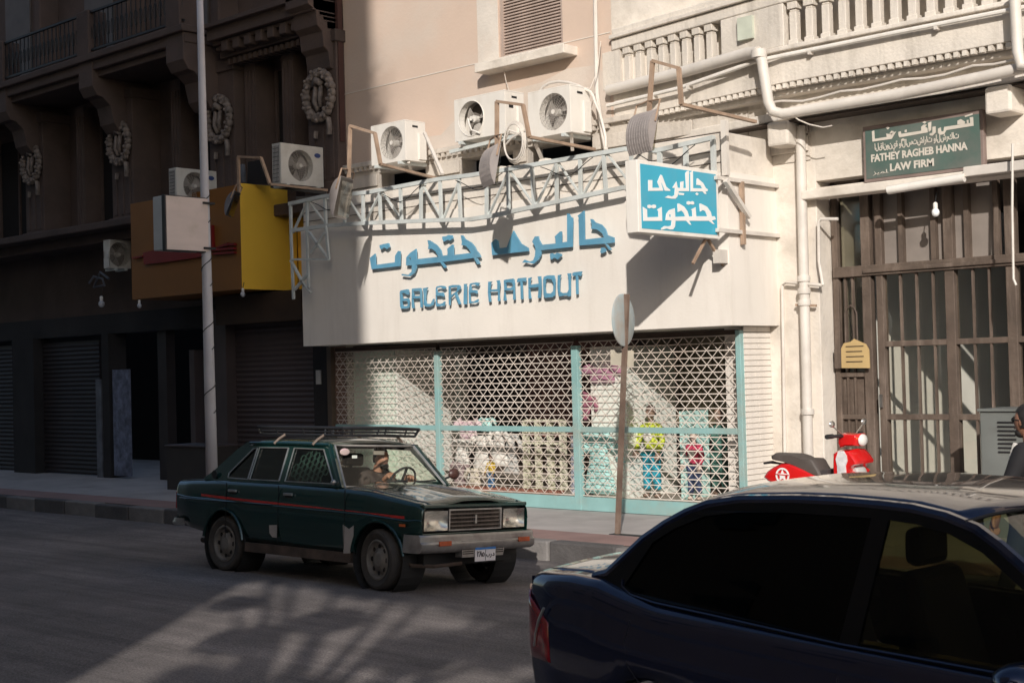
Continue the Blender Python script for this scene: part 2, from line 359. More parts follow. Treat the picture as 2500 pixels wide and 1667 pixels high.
for i in range(4):
    a = (-8.615, -8.183, -7.765, -7.35, -6.996)
    P('panel', mat('dusty board', (0.24, 0.205, 0.18), 0.6, var=0.15, scale=3), door, (a[i]+0.03, a[i+1]-0.03, 15.66, 15.67, ZT+0.12, 4.12))
P('pane', glass('door glass', (0.97, 0.96, 0.93), 0.05, 0.02), door, (ML, -5.6, 15.65, 15.655, 0.2, ZT))
P('panel', wood, door, (D0, SL-0.05, 15.64, 15.66, 0.2, 1.897))
P('pane', glassdirty, door, (D0, SL, 15.645, 15.65, 1.897, 4.12))
# scrollwork of the sidelight
sc = MB()
for zc in (2.644,):
    cx = (D0+SL)/2
    sc.tube([(cx-0.08, 15.59, zc-0.55), (cx-0.08, 15.59, zc), (cx-0.05, 15.59, zc+0.07), (cx, 15.59, zc+0.1), (cx+0.05, 15.59, zc+0.07), (cx+0.08, 15.59, zc), (cx+0.08, 15.59, zc-0.55)], 0.012, 6)
    for s_ in (-1, 1):
        sc.tube([(cx+s_*0.16+0.06*math.cos(t), 15.59, zc-0.52+0.06*math.sin(t)) for t in [k*0.6 for k in range(9)]], 0.01, 6)
sc.build('scrollwork', wood, door)
P('handle', chrome, door, (ML-0.05, ML-0.02, 15.52, 15.56, 1.496, 1.654))
# hall behind the door
hallw = mat('hall wall paint', (0.80, 0.79, 0.74), 0.7, var=0.06, scale=2)
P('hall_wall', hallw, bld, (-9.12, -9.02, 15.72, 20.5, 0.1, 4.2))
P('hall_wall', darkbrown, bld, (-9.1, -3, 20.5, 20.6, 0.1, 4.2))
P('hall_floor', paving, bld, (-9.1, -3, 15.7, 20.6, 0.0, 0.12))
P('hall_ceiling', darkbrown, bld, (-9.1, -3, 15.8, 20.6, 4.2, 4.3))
# brass plaque by the door
pq = P('plaque_backing', wood, door, (D0+0.02, SL-0.06, 15.50, 15.545, 1.978, 2.216))
# ---- balcony ----
def bal_y(x):
    if x < -9.3: return 15.28 + (x+12.25)/(2.95)*(14.87-15.28)
    return 14.87 + (x+9.3)*0.003
def run(x0, x1, z0, z1, out, m_, name='balcony_slab', step=None, parent=bld, inn=0.5, bevel=0.0):
    cuts = [x0] + [c for c in (-9.3,) if x0 < c < x1] + [x1]
    mb = MB(); poly = [(c, bal_y(c)-out) for c in cuts] + [(c, bal_y(c)+inn) for c in reversed(cuts)]
    mb.prism(poly, z0, z1, lambda u, v, d: (u, v, d)); return mb.build(name, m_, parent, bevel=bevel)
balm = mat('balcony stone', (0.70, 0.64, 0.565), 0.85, var=0.14, scale=1.6, bump=0.35, bscale=25, dirt=(0.36, 0.32, 0.27), dscale=1.3, damt=0.7, streak=True)
run(-12.25, 26, 5.46, 5.86, 0.0, balm, bevel=0.01)
run(-12.25, 26, 5.84, 5.90, 0.05, balm, 'moulding', bevel=0.015)
run(-12.25, 26, 5.33, 5.40, -0.12, balm, 'moulding', bevel=0.01)
run(-12.25, 26, 5.16, 5.33, -0.30, balm, 'moulding')
run(-12.25, 26, 5.04, 5.155, -0.14, balm, 'moulding', bevel=0.02)
run(-12.25, 26, 5.40, 5.455, -0.08, balm, 'moulding')
dm = MB(); x = -12.1
while x < 12:
    y = bal_y(x); dm.box(x, x+0.05, y-0.005, y+0.10, 5.395, 5.452); x += 0.1
dm.build('dentils', balm, bld, kind='stuff')
# handrail, posts, balusters
run(-12.25, 26, 6.42, 6.56, 0.04, balm, 'handrail', inn=0.22, bevel=0.015)
run(-12.25, 26, 6.565, 6.62, 0.09, balm, 'handrail', inn=0.26, bevel=0.01)
run(-12.25, 26, 6.62, 6.72, 0.02, balm, 'handrail', inn=0.2, bevel=0.02)
run(-12.449, -12.103, 5.90, 6.42, 0.02, balm, 'pier', inn=0.2)
run(-10.252, -9.248, 5.90, 6.42, 0.03, balm, 'pier', inn=0.2, bevel=0.01)
P('plaster_patch', mat('pale green patch', (0.50, 0.53, 0.44), 0.85, var=0.12, scale=6), bld, (-9.92, -9.70, 14.85, 14.95, 6.08, 6.36))
bb = MB().box(-0.05, 0.05, 0.0, 0.10, 0, 0.40)
bb.box(-0.065, 0.065, -0.015, 0.115, 0.0, 0.06); bb.box(-0.045, 0.045, 0.005, 0.095, 0.40, 0.43); bb.box(-0.068, 0.068, -0.018, 0.118, 0.43, 0.52)
bal0 = bb.build('baluster', balm, bld, bevel=0.008)
xsb = [-11.983 + i*0.215 for i in range(9)] + [-9.134 + i*0.222 for i in range(110)]
base = bal0.matrix_parent_inverse.copy()
for i, x in enumerate(xsb):
    if -10.392 < x < -9.195: continue
    o = bal0 if i == 0 else bal0.copy()
    if i: COL.objects.link(o)
    o.location = (x, bal_y(x), 5.90); o.rotation_euler = (0, 0, R(-8) if x < -9.3 else 0)
P('balcony_floor', darkbrown, bld, (-12.2, 3, 15.0, 15.5, 5.0, 5.015))
P('corbel', balm, bld, (-9.6, -9.3, 14.95, 15.32, 4.72, 5.02), bevel=0.03)
P('corbel', balm, bld, (-6.795, -6.795+0.3, 14.95, 15.32, 4.72, 5.02), bevel=0.03)
# ================= shop =================
FY, SY = 14.25, 14.70
FX0, FX1 = -17.88, -9.725
FB, FT = 2.53, 4.86
P('fascia', cream, bld, (FX0, FX1, FY, WY+0.02, FB, FT-0.48))
P('fascia', creamold, bld, (FX0+0.03, FX1-0.02, FY+0.03, WY+0.02, FT-0.48, FT), bevel=0.01)
for z in (FT-0.36, FT-0.22): P('course_joint', darkbrown, bld, (FX0+0.02, FX1-0.01, FY+0.022, FY+0.031, z, z+0.008))
# brick jamb right of the grille: one long brick face per course, and two per course in front
brickm = mat('white painted brick', (0.74, 0.68, 0.61), 0.8, var=0.06, scale=6, bump=0.3, bscale=40)
mortar = mat('grey mortar', (0.42, 0.37, 0.32), 0.9)
P('jamb', mortar, bld, (-9.90, -9.868, SY+0.02, WY, 0.12, FB))
n = 34; h = (FB-0.14)/n
b0 = MB().box(-9.872, -9.858, SY+0.0, SY+0.298, 0.0, h-0.010).build('brick', brickm, bld)
b1 = MB().box(-9.872, -9.858, SY+0.302, WY-0.002, 0.0, h-0.010).build('brick', brickm, bld)
for i in range(n):
    for b in (b0, b1):
        o = b if i == 0 else b.copy()
        if i: COL.objects.link(o)
        o.location = (0.002*math.sin(i*7.3), 0, 0.14+i*h)
# soffit, interior box
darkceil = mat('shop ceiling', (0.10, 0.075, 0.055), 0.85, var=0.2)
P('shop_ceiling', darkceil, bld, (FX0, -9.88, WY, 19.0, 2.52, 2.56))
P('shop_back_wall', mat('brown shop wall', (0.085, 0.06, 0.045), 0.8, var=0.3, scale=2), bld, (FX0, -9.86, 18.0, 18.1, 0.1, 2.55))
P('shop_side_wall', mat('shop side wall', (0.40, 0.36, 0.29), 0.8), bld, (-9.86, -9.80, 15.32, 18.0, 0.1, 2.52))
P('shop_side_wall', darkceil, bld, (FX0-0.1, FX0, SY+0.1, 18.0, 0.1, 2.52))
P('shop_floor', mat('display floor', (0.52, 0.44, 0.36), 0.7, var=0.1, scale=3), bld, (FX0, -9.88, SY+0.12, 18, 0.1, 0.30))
# dark brick pier at the left end
dbr = mat('dark red brick', (0.20, 0.12, 0.09), 0.85, var=0.2, scale=4, bump=0.3, bscale=30)
px0, px1 = -18.046, -17.61
pier = P('pier', mortar, bld, (px0, px1, 14.90, 15.05, 0.12, FB))
nb = MB().box(px0+0.004, (px0+px1)/2-0.004, 14.885, 14.90, 0, 0.064).build('brick', dbr, pier)
nb2 = MB().box((px0+px1)/2+0.004, px1-0.004, 14.885, 14.90, 0, 0.064).build('brick', dbr, pier)
for i in range(32):
    for b in (nb, nb2):
        o = b if i == 0 else b.copy()
        if i: COL.objects.link(o)
        o.location = (0, 0.002*math.sin(i*3.1), 0.16+i*0.074)
P('inner_pier', cream, bld, (-10.346, -9.87, 15.0, 15.3, 0.12, 2.52)); P('display_ceiling_panel', mat('olive panel', (0.16, 0.13, 0.08), 0.7, var=0.2), bld, (-12.6, -11.1, 16.3, 16.35, 1.2, 2.5)); P('display_ceiling_panel', mat('dull red panel', (0.15, 0.06, 0.05), 0.8, var=0.4, scale=4), bld, (-15.4, -13.2, 16.8, 16.85, 1.0, 2.5))
# glass of the shop window
P('shop_window', glass('shop window glass', (1.0, 1.0, 1.0), 0.02), bld, (px1, -9.905, SY+0.16, SY+0.166, 0.26, FB-0.005))
# letters
def glyphs(polys, Y, name, th=0.026):
    for lp in polys:
        plate(name, lp, th, onwall(Y), letter, bld, off=OFF[name])
LY = 14.178; OFF = {'arabic_letter': -0.004, 'latin_letter': -0.009}
AR = [
 [[(-16.147,3.807),(-16.02,3.867),(-16.021,3.696),(-15.59,3.704),(-15.581,3.8),(-15.51,3.867),(-15.465,3.857),(-15.484,3.635),(-16.112,3.628)]],
 [[(-15.922,3.982),(-15.834,3.993),(-15.718,3.999),(-15.695,3.933),(-15.756,3.905),(-15.813,3.935),(-15.884,3.909),(-15.912,3.931)]],
 [[(-15.348,3.633),(-15.34,3.756),(-15.257,3.815),(-15.121,3.869),(-15.121,3.717),(-14.666,3.717),(-14.717,3.792),(-14.792,3.836),(-14.874,3.834),(-14.861,3.894),(-14.883,3.975),(-14.836,3.966),(-14.692,3.888),(-14.609,3.806),(-14.585,3.726),(-14.478,3.726),(-14.471,3.759),(-14.478,3.815),(-14.372,3.87),(-14.351,3.861),(-14.353,3.72),(-14.006,3.723),(-14.045,3.778),(-14.106,3.825),(-14.194,3.841),(-14.177,3.884),(-14.201,3.985),(-14.158,3.982),(-14.113,3.926),(-13.996,3.869),(-13.926,3.805),(-13.892,3.744),(-13.852,3.711),(-13.804,3.642),(-13.891,3.641),(-13.828,3.553),(-13.884,3.546),(-13.952,3.641),(-14.572,3.628),(-14.495,3.548),(-14.549,3.54),(-14.626,3.628),(-15.124,3.627),(-15.131,3.58),(-15.178,3.507),(-15.27,3.467),(-15.348,3.476),(-15.449,3.493),(-15.448,3.525),(-15.369,3.511),(-15.302,3.5),(-15.233,3.541),(-15.224,3.626)], [(-15.282,3.744),(-15.243,3.745),(-15.24,3.719),(-15.277,3.719)]],
 [[(-14.575,3.998),(-14.495,3.998),(-14.441,4.012),(-14.372,4.002),(-14.353,3.95),(-14.412,3.921),(-14.46,3.938),(-14.541,3.915),(-14.571,3.953)]],
 [[(-13.607,3.829),(-13.526,3.878),(-13.477,3.85),(-13.465,3.746),(-13.312,3.746),(-13.272,3.817),(-13.18,3.967),(-13.125,3.883),(-13.043,3.775),(-12.914,3.706),(-12.91,3.657),(-13.594,3.652)]],
 [[(-12.843,3.782),(-12.788,3.851),(-12.726,3.85),(-12.717,3.803),(-12.668,3.73),(-12.422,3.729),(-12.425,3.779),(-12.437,3.818),(-12.335,3.882),(-12.31,3.876),(-12.316,3.732),(-12.22,3.735),(-12.209,4.106),(-12.172,4.098),(-12.149,4.058),(-12.11,4.036),(-12.133,3.653),(-12.686,3.65),(-12.688,3.592),(-12.737,3.527),(-12.822,3.479),(-12.905,3.499),(-13.042,3.51),(-12.988,3.554),(-12.894,3.519),(-12.831,3.533),(-12.798,3.585),(-12.784,3.685),(-12.811,3.741)]],
 [[(-12.529,3.596),(-12.487,3.604),(-12.447,3.586),(-12.396,3.603),(-12.326,3.581),(-12.322,3.55),(-12.389,3.505),(-12.447,3.535),(-12.501,3.51),(-12.525,3.54)]],
 [[(-12.03,4.055),(-11.911,4.119),(-11.918,3.738),(-11.594,3.74),(-11.621,3.787),(-11.705,3.844),(-11.811,3.863),(-11.79,3.905),(-11.816,3.997),(-11.778,3.992),(-11.731,3.945),(-11.626,3.906),(-11.562,3.841),(-11.536,3.765),(-11.424,3.722),(-11.426,3.652),(-11.55,3.65),(-11.467,3.564),(-11.515,3.563),(-11.578,3.65),(-12.014,3.661),(-12.011,4.03)]],
 [[(-11.646,3.611),(-11.608,3.611),(-11.566,3.582),(-11.572,3.546),(-11.63,3.528),(-11.663,3.545)]]]
glyphs(AR, LY, 'arabic_letter')
LA = [
 [[(-15.505,3.253),(-15.481,3.285),(-15.327,3.298),(-15.299,3.275),(-15.308,3.199),(-15.339,3.2),(-15.401,3.231),(-15.451,3.225),(-15.444,3.163),(-15.322,3.163),(-15.292,3.13),(-15.31,3.009),(-15.346,2.998),(-15.482,2.999),(-15.503,3.043)], [(-15.451,3.108),(-15.351,3.112),(-15.33,3.083),(-15.344,3.053),(-15.417,3.051),(-15.452,3.077)]],
 [[(-15.242,3.286),(-15.228,3.298),(-15.058,3.3),(-15.032,3.286),(-15.025,2.995),(-15.069,2.997),(-15.069,3.131),(-15.216,3.135),(-15.194,2.997),(-15.248,2.997),(-15.254,3.067)], [(-15.203,3.242),(-15.078,3.24),(-15.062,3.209),(-15.08,3.186),(-15.196,3.192)]],
 [[(-15.009,3.29),(-14.882,3.299),(-14.91,3.267),(-14.938,3.208),(-14.949,3.112),(-14.93,3.063),(-14.847,3.058),(-14.793,3.127),(-14.762,3.12),(-14.796,3.02),(-14.867,2.999),(-14.941,3.003),(-15.001,3.036),(-14.992,3.175)]],
 [[(-14.737,3.269),(-14.715,3.298),(-14.622,3.307),(-14.545,3.293),(-14.512,3.256),(-14.556,3.234),(-14.632,3.266),(-14.71,3.261),(-14.703,3.213),(-14.574,3.206),(-14.56,3.127),(-14.645,3.147),(-14.724,3.145),(-14.725,3.064),(-14.666,3.043),(-14.605,3.052),(-14.561,3.079),(-14.545,3.061),(-14.564,2.996),(-14.737,2.996),(-14.748,3.041)]],
 [[(-14.475,3.289),(-14.383,3.301),(-14.257,3.294),(-14.224,3.262),(-14.235,3.216),(-14.303,3.172),(-14.225,3.006),(-14.276,3.002),(-14.355,3.151),(-14.433,3.096),(-14.445,2.999),(-14.479,3.001),(-14.479,3.146)], [(-14.436,3.245),(-14.301,3.249),(-14.302,3.214),(-14.388,3.171),(-14.435,3.15)]],
 [[(-14.198,3.302),(-14.065,3.3),(-14.107,3.279),(-14.117,2.997),(-14.184,2.998),(-14.165,3.282)]],
 [[(-14.053,3.287),(-14.023,3.302),(-13.916,3.308),(-13.843,3.298),(-13.878,3.236),(-13.967,3.27),(-14.018,3.262),(-14.017,3.209),(-13.904,3.202),(-13.898,3.132),(-13.971,3.153),(-14.044,3.149),(-14.039,3.052),(-13.975,3.042),(-13.875,3.078),(-13.894,3.009),(-14.074,3.004),(-14.073,3.183)]],
 [[(-13.689,3.303),(-13.597,3.304),(-13.632,3.264),(-13.651,3.192),(-13.518,3.191),(-13.515,3.268),(-13.539,3.306),(-13.464,3.313),(-13.458,3.241),(-13.478,3.134),(-13.466,3.008),(-13.516,3.007),(-13.503,3.142),(-13.653,3.144),(-13.637,3.008),(-13.687,3.007),(-13.699,3.147)]],
 [[(-13.39,3.303),(-13.356,3.312),(-13.201,3.317),(-13.186,3.278),(-13.18,3.01),(-13.228,3.01),(-13.215,3.143),(-13.371,3.146),(-13.343,3.007),(-13.409,3.008),(-13.387,3.153)], [(-13.346,3.246),(-13.309,3.259),(-13.236,3.245),(-13.221,3.209),(-13.262,3.193),(-13.344,3.198)]],
 [[(-13.137,3.298),(-13.112,3.315),(-12.967,3.317),(-12.978,3.241),(-13.042,3.257),(-13.034,3.009),(-13.083,3.008),(-13.082,3.248),(-13.147,3.243)]],
 [[(-12.936,3.303),(-12.856,3.316),(-12.89,3.259),(-12.899,3.213),(-12.749,3.221),(-12.755,3.274),(-12.769,3.316),(-12.698,3.317),(-12.696,3.16),(-12.717,3.009),(-12.772,3.009),(-12.751,3.157),(-12.909,3.155),(-12.883,3.009),(-12.939,3.006)]],
 [[(-12.669,3.251),(-12.652,3.303),(-12.581,3.321),(-12.465,3.314),(-12.444,3.249),(-12.46,3.03),(-12.499,3.009),(-12.639,3.005),(-12.668,3.053)], [(-12.615,3.242),(-12.583,3.258),(-12.514,3.247),(-12.485,3.193),(-12.492,3.101),(-12.535,3.075),(-12.613,3.085),(-12.63,3.156)]],
 [[(-12.404,3.31),(-12.327,3.316),(-12.359,3.266),(-12.373,3.094),(-12.328,3.069),(-12.244,3.07),(-12.22,3.103),(-12.222,3.263),(-12.243,3.322),(-12.16,3.322),(-12.177,3.255),(-12.186,3.009),(-12.209,2.999),(-12.261,3.019),(-12.391,3.009),(-12.418,3.132)]],
 [[(-12.152,3.316),(-12.114,3.331),(-11.972,3.335),(-12.001,3.255),(-12.049,3.269),(-12.05,3.025),(-12.095,3.021),(-12.094,3.267),(-12.147,3.264)]]]
glyphs(LA, LY, 'latin_letter')
# ---- folding steel grille ----
gr = thing('security_grille', 'closed steel lattice grille with teal posts in front of the shop window', 'grille', (-13.5, SY, 0.15))
GX = [px1, -15.254, -12.551, -9.901]
for i, (x, w) in enumerate(((GX[1], 0.085), (GX[2], 0.11), (GX[3], 0.075))):
    P('post', teal, gr, (x-w/2, x+w/2, SY-0.07, SY+0.02, 0.15, FB-0.16 if i < 2 else FB-0.05), bevel=0.006)
zb = 0.36
for i in range(3):
    a = GX[i]+0.045 if i else GX[0]; b = GX[i+1]-0.045
    P('bottom_rail', teal, gr, (a, b, SY-0.06, SY+0.02, 0.15, 0.33 if i else 0.3), bevel=0.006)
    P('middle_rail', teal, gr, (a, b, SY-0.055, SY-0.005, 1.20, 1.275), bevel=0.005)
    P('top_rail', darkbrown, gr, (a, b, SY-0.03, SY+0.02, FB-0.10, FB-0.04))
def lattice(a, b, z0, z1, pitch=0.175, dz=0.090):
    mb = MB(); hb = MB(); n = int((z1-z0)/dz)
    for i in range(n+1):
        z = z0+i*dz
        hb.beam((a, SY-0.02, z), (b, SY-0.02, z), 0.004, 0.012)
    z1 = z0+n*dz
    for d in (1, -1):
        k = pitch/2/dz
        x = a - (z1-z0)*k
        while x < b + (z1-z0)*k:
            # line x(t) = x + d*k*(z-z0); clip to [a,b]
            pts_ = []
            za, zb_ = z0, z1
            xa, xb = x, x + d*k*(z1-z0)
            lo_, hi_ = (0.0, 1.0)
            dx = xb-xa
            t0, t1 = sorted(((a-xa)/dx, (b-xa)/dx))
            t0, t1 = max(t0, 0), min(t1, 1)
            if t1 - t0 > 0.01:
                y = SY-0.028 if d > 0 else SY-0.010
                mb.beam((xa+dx*t0, y, z0+(z1-z0)*t0), (xa+dx*t1, y, z0+(z1-z0)*t1), 0.0095, 0.003, up=(0, 1, 0))
            x += pitch
    return mb, hb
for i in range(3):
    a = GX[i]+0.045 if i else GX[0]; b = GX[i+1]-0.045
    mb, hb = lattice(a, b, 0.35, FB-0.06)
    mb.build('lattice', lattice_m, gr, kind='stuff'); hb.build('lattice', lattice_m, gr, kind='stuff')
# ---- truss frame of the shop's light sign ----
TY = 14.03
tr = thing('steel_truss', 'long pale blue welded steel truss fixed along the shop fascia above the blue letters', 'truss', (-14, TY, 4.4))
def q1(s_): return s_
topc = [(-17.878,14.03,4.783),(-16.998,14.03,4.816),(-15.977,14.03,4.765),(-14.493,14.03,4.795),(-13.825,14.03,4.779),(-13.138,14.03,4.779),(-11.086,14.03,4.8),(-10.591,14.03,4.716),(-9.745,14.03,4.767)]
botc = [(-17.841,14.03,4.357),(-17.015,14.03,4.358),(-15.993,14.03,4.311),(-14.514,14.03,4.217),(-13.867,14.03,4.168),(-13.381,14.03,4.179),(-12.92,14.03,4.211),(-11.122,14.03,4.319)]
def chord(name, pts_, w=0.055):
    mb = MB()
    for p, q in zip(pts_, pts_[1:]): mb.beam(p, q, w, w)
    return mb.build(name, bluegrey, tr)
chord('top_chord', topc); chord('bottom_chord', botc)
def zc(ch, x):
    for p, q in zip(ch, ch[1:]):
        if p[0] <= x <= q[0]: return p[2]+(q[2]-p[2])*(x-p[0])/(q[0]-p[0])
    return ch[-1][2]
px_ = [-17.846,-17.442,-16.985,-16.54,-16.12,-15.722,-15.267,-14.857,-14.438,-14.051,-13.544,-13.124,-12.663,-12.258,-11.845,-11.425,-11.009]
for i, x in enumerate(px_):
    MB().beam((x, TY, zc(botc, x)+0.02), (x+0.02*math.sin(i*2), TY, zc(topc, x)-0.02), 0.045, 0.035).build('strut', bluegrey, tr)
for i, (a, b) in enumerate(zip(px_, px_[1:])):
    up = i % 2 == 0
    if i == 9: continue
    if up: p, q = (a, zc(botc, a)), (b, zc(topc, b))
    else: p, q = (a, zc(topc, a)), (b, zc(botc, b))
    if i % 4 in (0, 1, 3) or i > 8:
        MB().beam((p[0], TY+0.03, p[1]), (q[0], TY+0.03, q[1]), 0.04, 0.02).build('brace', bluegrey, tr)
for x in (-10.558, -10.163, -9.76):
    MB().beam((x, TY, 4.05), (x, TY, zc(topc, x)), 0.055, 0.045).build('strut', bluegrey, tr)
for x in (-17.2, -15.0, -12.9, -11.0):
    MB().beam((x, TY, zc(topc, x)), (x, FY+0.2, zc(topc, x)+0.02), 0.03).build('wall_tie', bluegrey, tr)
# drooping left end of the truss
for seg in ([(-17.816,14.0,4.353),(-17.785,14.0,3.27)], [(-17.412,14.0,4.326),(-17.407,14.0,3.429)], [(-16.954,14.0,4.351),(-16.897,14.0,3.832)], [(-17.82,14.0,3.899),(-16.897,14.0,3.832)], [(-16.983,14.0,4.24),(-17.323,14.0,3.96)], [(-17.362,14.0,4.289),(-16.922,14.0,3.85)], [(-17.833,14.0,3.884),(-17.496,14.0,3.451)], [(-17.412,14.0,3.641),(-17.758,14.0,3.417)], [(-17.571,14.0,3.521),(-17.345,14.0,3.344)]):
    MB().beam(seg[0], seg[1], 0.045, 0.03).build('strut', bluegrey, tr)
cw = MB()
for i in range(5):
    x = -17.3+i*1.6
    cw.tube([(x+t*0.9, TY-0.03, zc(topc, x+t*0.9)-0.05-0.16*math.sin(math.pi*t)+0.02*math.sin(9*t)) for t in [k/10 for k in range(11)]], 0.006, 5)
cw.build('cable', blackm, tr)
# ================= hanging things on the sunlit building =================
SX = -9.725
sign = thing('projecting_sign', 'blue and white projecting box sign with two lines of white Arabic script', 'sign', (SX-0.07, 13.3, 3.9))
Y0, Y1, Z0, Z1 = 12.50, 14.06, 3.554, 4.366
P('box', white, sign, (SX-0.17, SX, Y0, Y1, Z0, Z1), bevel=0.008)
signblue = mat('sky blue sign face', (0.055, 0.40, 0.56), 0.35, var=0.05, scale=1.5, dirt=(0.16, 0.36, 0.46), dscale=0.9, damt=0.7)
P('face', signblue, sign, (SX-0.004, SX+0.004, Y0+0.055, Y1-0.05, Z0+0.045, Z1-0.045))
inkw = mat('white sign lettering', (0.82, 0.82, 0.80), 0.5, var=0.03)
for lp in (
 [[(12.688,4.148),(12.763,4.153),(12.759,4.066),(12.894,4.076),(12.856,4.139),(12.919,4.227),(12.946,4.222),(13.021,4.097),(13.093,4.068),(13.094,4.056),(12.992,4.05),(12.933,4.14),(12.925,4.134),(12.963,4.048),(12.686,4.025)]],
 [[(13.136,4.095),(13.218,4.174),(13.237,4.103),(13.289,4.104),(13.292,4.174),(13.358,4.189),(13.345,4.108),(13.402,4.112),(13.393,4.283),(13.43,4.311),(13.466,4.317),(13.457,4.08),(13.254,4.064),(13.228,4.002),(13.19,3.974),(13.125,3.968),(12.988,3.972),(13.053,3.999),(13.126,3.994),(13.173,4.014),(13.188,4.096)]],
 [[(13.249,4.048),(13.361,4.048),(13.35,4.025),(13.257,4.023)]],
 [[(13.478,4.296),(13.544,4.324),(13.539,4.12),(13.718,4.132),(13.69,4.166),(13.608,4.165),(13.617,4.239),(13.636,4.244),(13.74,4.198),(13.796,4.14),(13.834,4.13),(13.828,4.108),(13.784,4.099),(13.802,4.073),(13.763,4.07),(13.725,4.097),(13.49,4.079),(13.495,4.279)]],
 [[(13.611,4.074),(13.646,4.06),(13.612,4.041),(13.579,4.055)]],
 [[(12.577,3.839),(12.65,3.814),(12.651,3.727),(12.86,3.744),(12.859,3.806),(12.837,3.826),(12.924,3.862),(12.926,3.703),(12.578,3.682)]],
 [[(12.661,3.863),(12.697,3.872),(12.732,3.865),(12.777,3.879),(12.817,3.874),(12.818,3.847),(12.775,3.833),(12.731,3.841),(12.695,3.829),(12.662,3.836)]],
 [[(12.99,3.715),(13.007,3.788),(13.064,3.835),(13.171,3.864),(13.175,3.764),(13.367,3.781),(13.34,3.82),(13.295,3.845),(13.229,3.823),(13.224,3.918),(13.252,3.923),(13.353,3.893),(13.417,3.841),(13.442,3.784),(13.511,3.791),(13.507,3.858),(13.484,3.868),(13.576,3.902),(13.585,3.796),(13.808,3.809),(13.772,3.864),(13.724,3.878),(13.665,3.856),(13.655,3.947),(13.68,3.952),(13.804,3.923),(13.88,3.865),(13.897,3.815),(13.958,3.819),(13.982,3.785),(13.894,3.763),(13.952,3.725),(13.912,3.724),(13.835,3.758),(13.44,3.735),(13.485,3.689),(13.447,3.692),(13.383,3.732),(13.176,3.719),(13.165,3.653),(13.127,3.618),(13.071,3.612),(13.008,3.622),(12.907,3.599),(12.899,3.616),(12.964,3.647),(13.036,3.646),(13.092,3.66),(13.106,3.719)], [(13.061,3.785),(13.089,3.787),(13.092,3.76),(13.062,3.757)]],
 [[(13.405,3.953),(13.441,3.964),(13.479,3.957),(13.518,3.969),(13.55,3.96),(13.549,3.934),(13.516,3.927),(13.478,3.932),(13.439,3.92),(13.407,3.925)]]):
    plate('lettering', lp, 0.006, onside(SX+0.006), inkw, sign)
for z in (Z1-0.09, Z0+0.10):
    MB().beam((SX+0.035, Y1-0.1, z), (SX+0.035, 15.32, z), 0.05, 0.045).build('bracket_arm', pipew, sign)
MB().beam((SX+0.045, Y1+0.10, Z1-0.05), (SX+0.045, Y1+0.10, 4.98), 0.075, 0.06).build('bracket_post', pipew, sign)
MB().beam((SX+0.09, Y1+0.02, Z1-0.12), (SX+0.09, Y1+0.50, Z0+0.28), 0.06, 0.05).build('brace', pipew, sign)
MB().beam((SX+0.05, Y1+0.42, Z1-0.1), (SX+0.05, Y1+0.42, Z0-0.05), 0.05, 0.05).build('bracket_post', rust, sign)
MB().beam((SX-0.1, Y1-0.15, Z0), (SX-0.1, Y1-0.42, Z0-0.3), 0.03).build('brace', rust, sign)
MB().beam((SX-0.1, Y1-0.10, Z0), (SX-0.1, Y1+0.20, Z0-0.3), 0.03).build('brace', rust, sign)
P('plate', pipew, sign, (SX-0.12, SX-0.02, Y1+0.02, Y1+0.19, Z0-0.28, Z0-0.12))
# ---- floodlights on rusty arms ----
def floodlight(label, A, B, C_, D, E_, lean, spin, size, group='floodlights on rusty arms over the shop signs', m_=greyhood):
    t = thing('floodlight', label, 'floodlight', (A[0], A[1], A[2]), group=group)
    mb = MB()
    for p, q in ((A, B), (B, C_), (C_, D), (D, E_)): mb.beam(p, q, 0.05, 0.035)
    mb.build('arm', rust, t)
    w, r_ = size
    M = Matrix.Translation(E_) @ Matrix.Rotation(spin, 4, 'Z') @ Matrix.Rotation(lean, 4, 'X')
    def f(x, y, z): return tuple(M @ Vector((x, y, z)))
    rows = []; rows2 = []
    for k in range(11):
        a = R(5+k*11.5); rows.append([f(-w/2, -r_*math.sin(a)*0.72, r_*math.cos(a)*1.1-r_*1.1), f(w/2, -r_*math.sin(a)*0.72, r_*math.cos(a)*1.1-r_*1.1)])
    h = MB(); h.grid(rows); h.build('hood', m_, t, solid=0.008)
    for sx in (-1, 1):
        c = MB(); arc = [f(sx*w/2, -r_*math.sin(R(5+k*11.5))*0.72, r_*math.cos(R(5+k*11.5))*1.1-r_*1.1) for k in range(11)]
        c.add(arc, [tuple(range(11))]); c.build('side_cheek', m_, t, solid=0.006)
    MB().add([f(-w/2+.02, -0.02, -0.06), f(w/2-.02, -0.02, -0.06), f(w/2-.02, -r_*.45, -r_*1.62), f(-w/2+.02, -r_*.45, -r_*1.62)], [(0, 1, 2, 3)]).build('lens', glassdirty, t, solid=0.004)
    rib = MB()
    for k in range(9):
        u = -w/2+w*(k+.5)/9
        rib.tube([f(u, -r_*math.sin(R(15+j*13))*0.73, r_*math.cos(R(15+j*13))*1.115-r_*1.1) for j in range(9)], 0.005, 4)
    rib.build('ribs', m_, t)
    y = MB(); y.tube([f(-w/2-.01, -r_*.35, -r_*.5), f(-w/2-.01, 0, .1), f(0, 0, .12), f(w/2+.01, 0, .1), f(w/2+.01, -r_*.35, -r_*.5)], 0.012, 6); y.build('yoke', rust, t)
    return t
def arm(A, pts_):
    return [(A[0], yz[0], yz[1]) for yz in pts_]
A1 = (-14.741,14.3,4.849)
B1 = [(-14.487,12.95,4.914),(-14.588,12.95,5.352),(-15.1,12.95,5.526),(-15.157,12.95,4.806)]
floodlight('half round grey floodlight at the left end of the shop truss', A1, *B1, lean=R(5), spin=R(-62), size=(0.46, 0.33))
A2 = (-11.821,14.3,4.911)
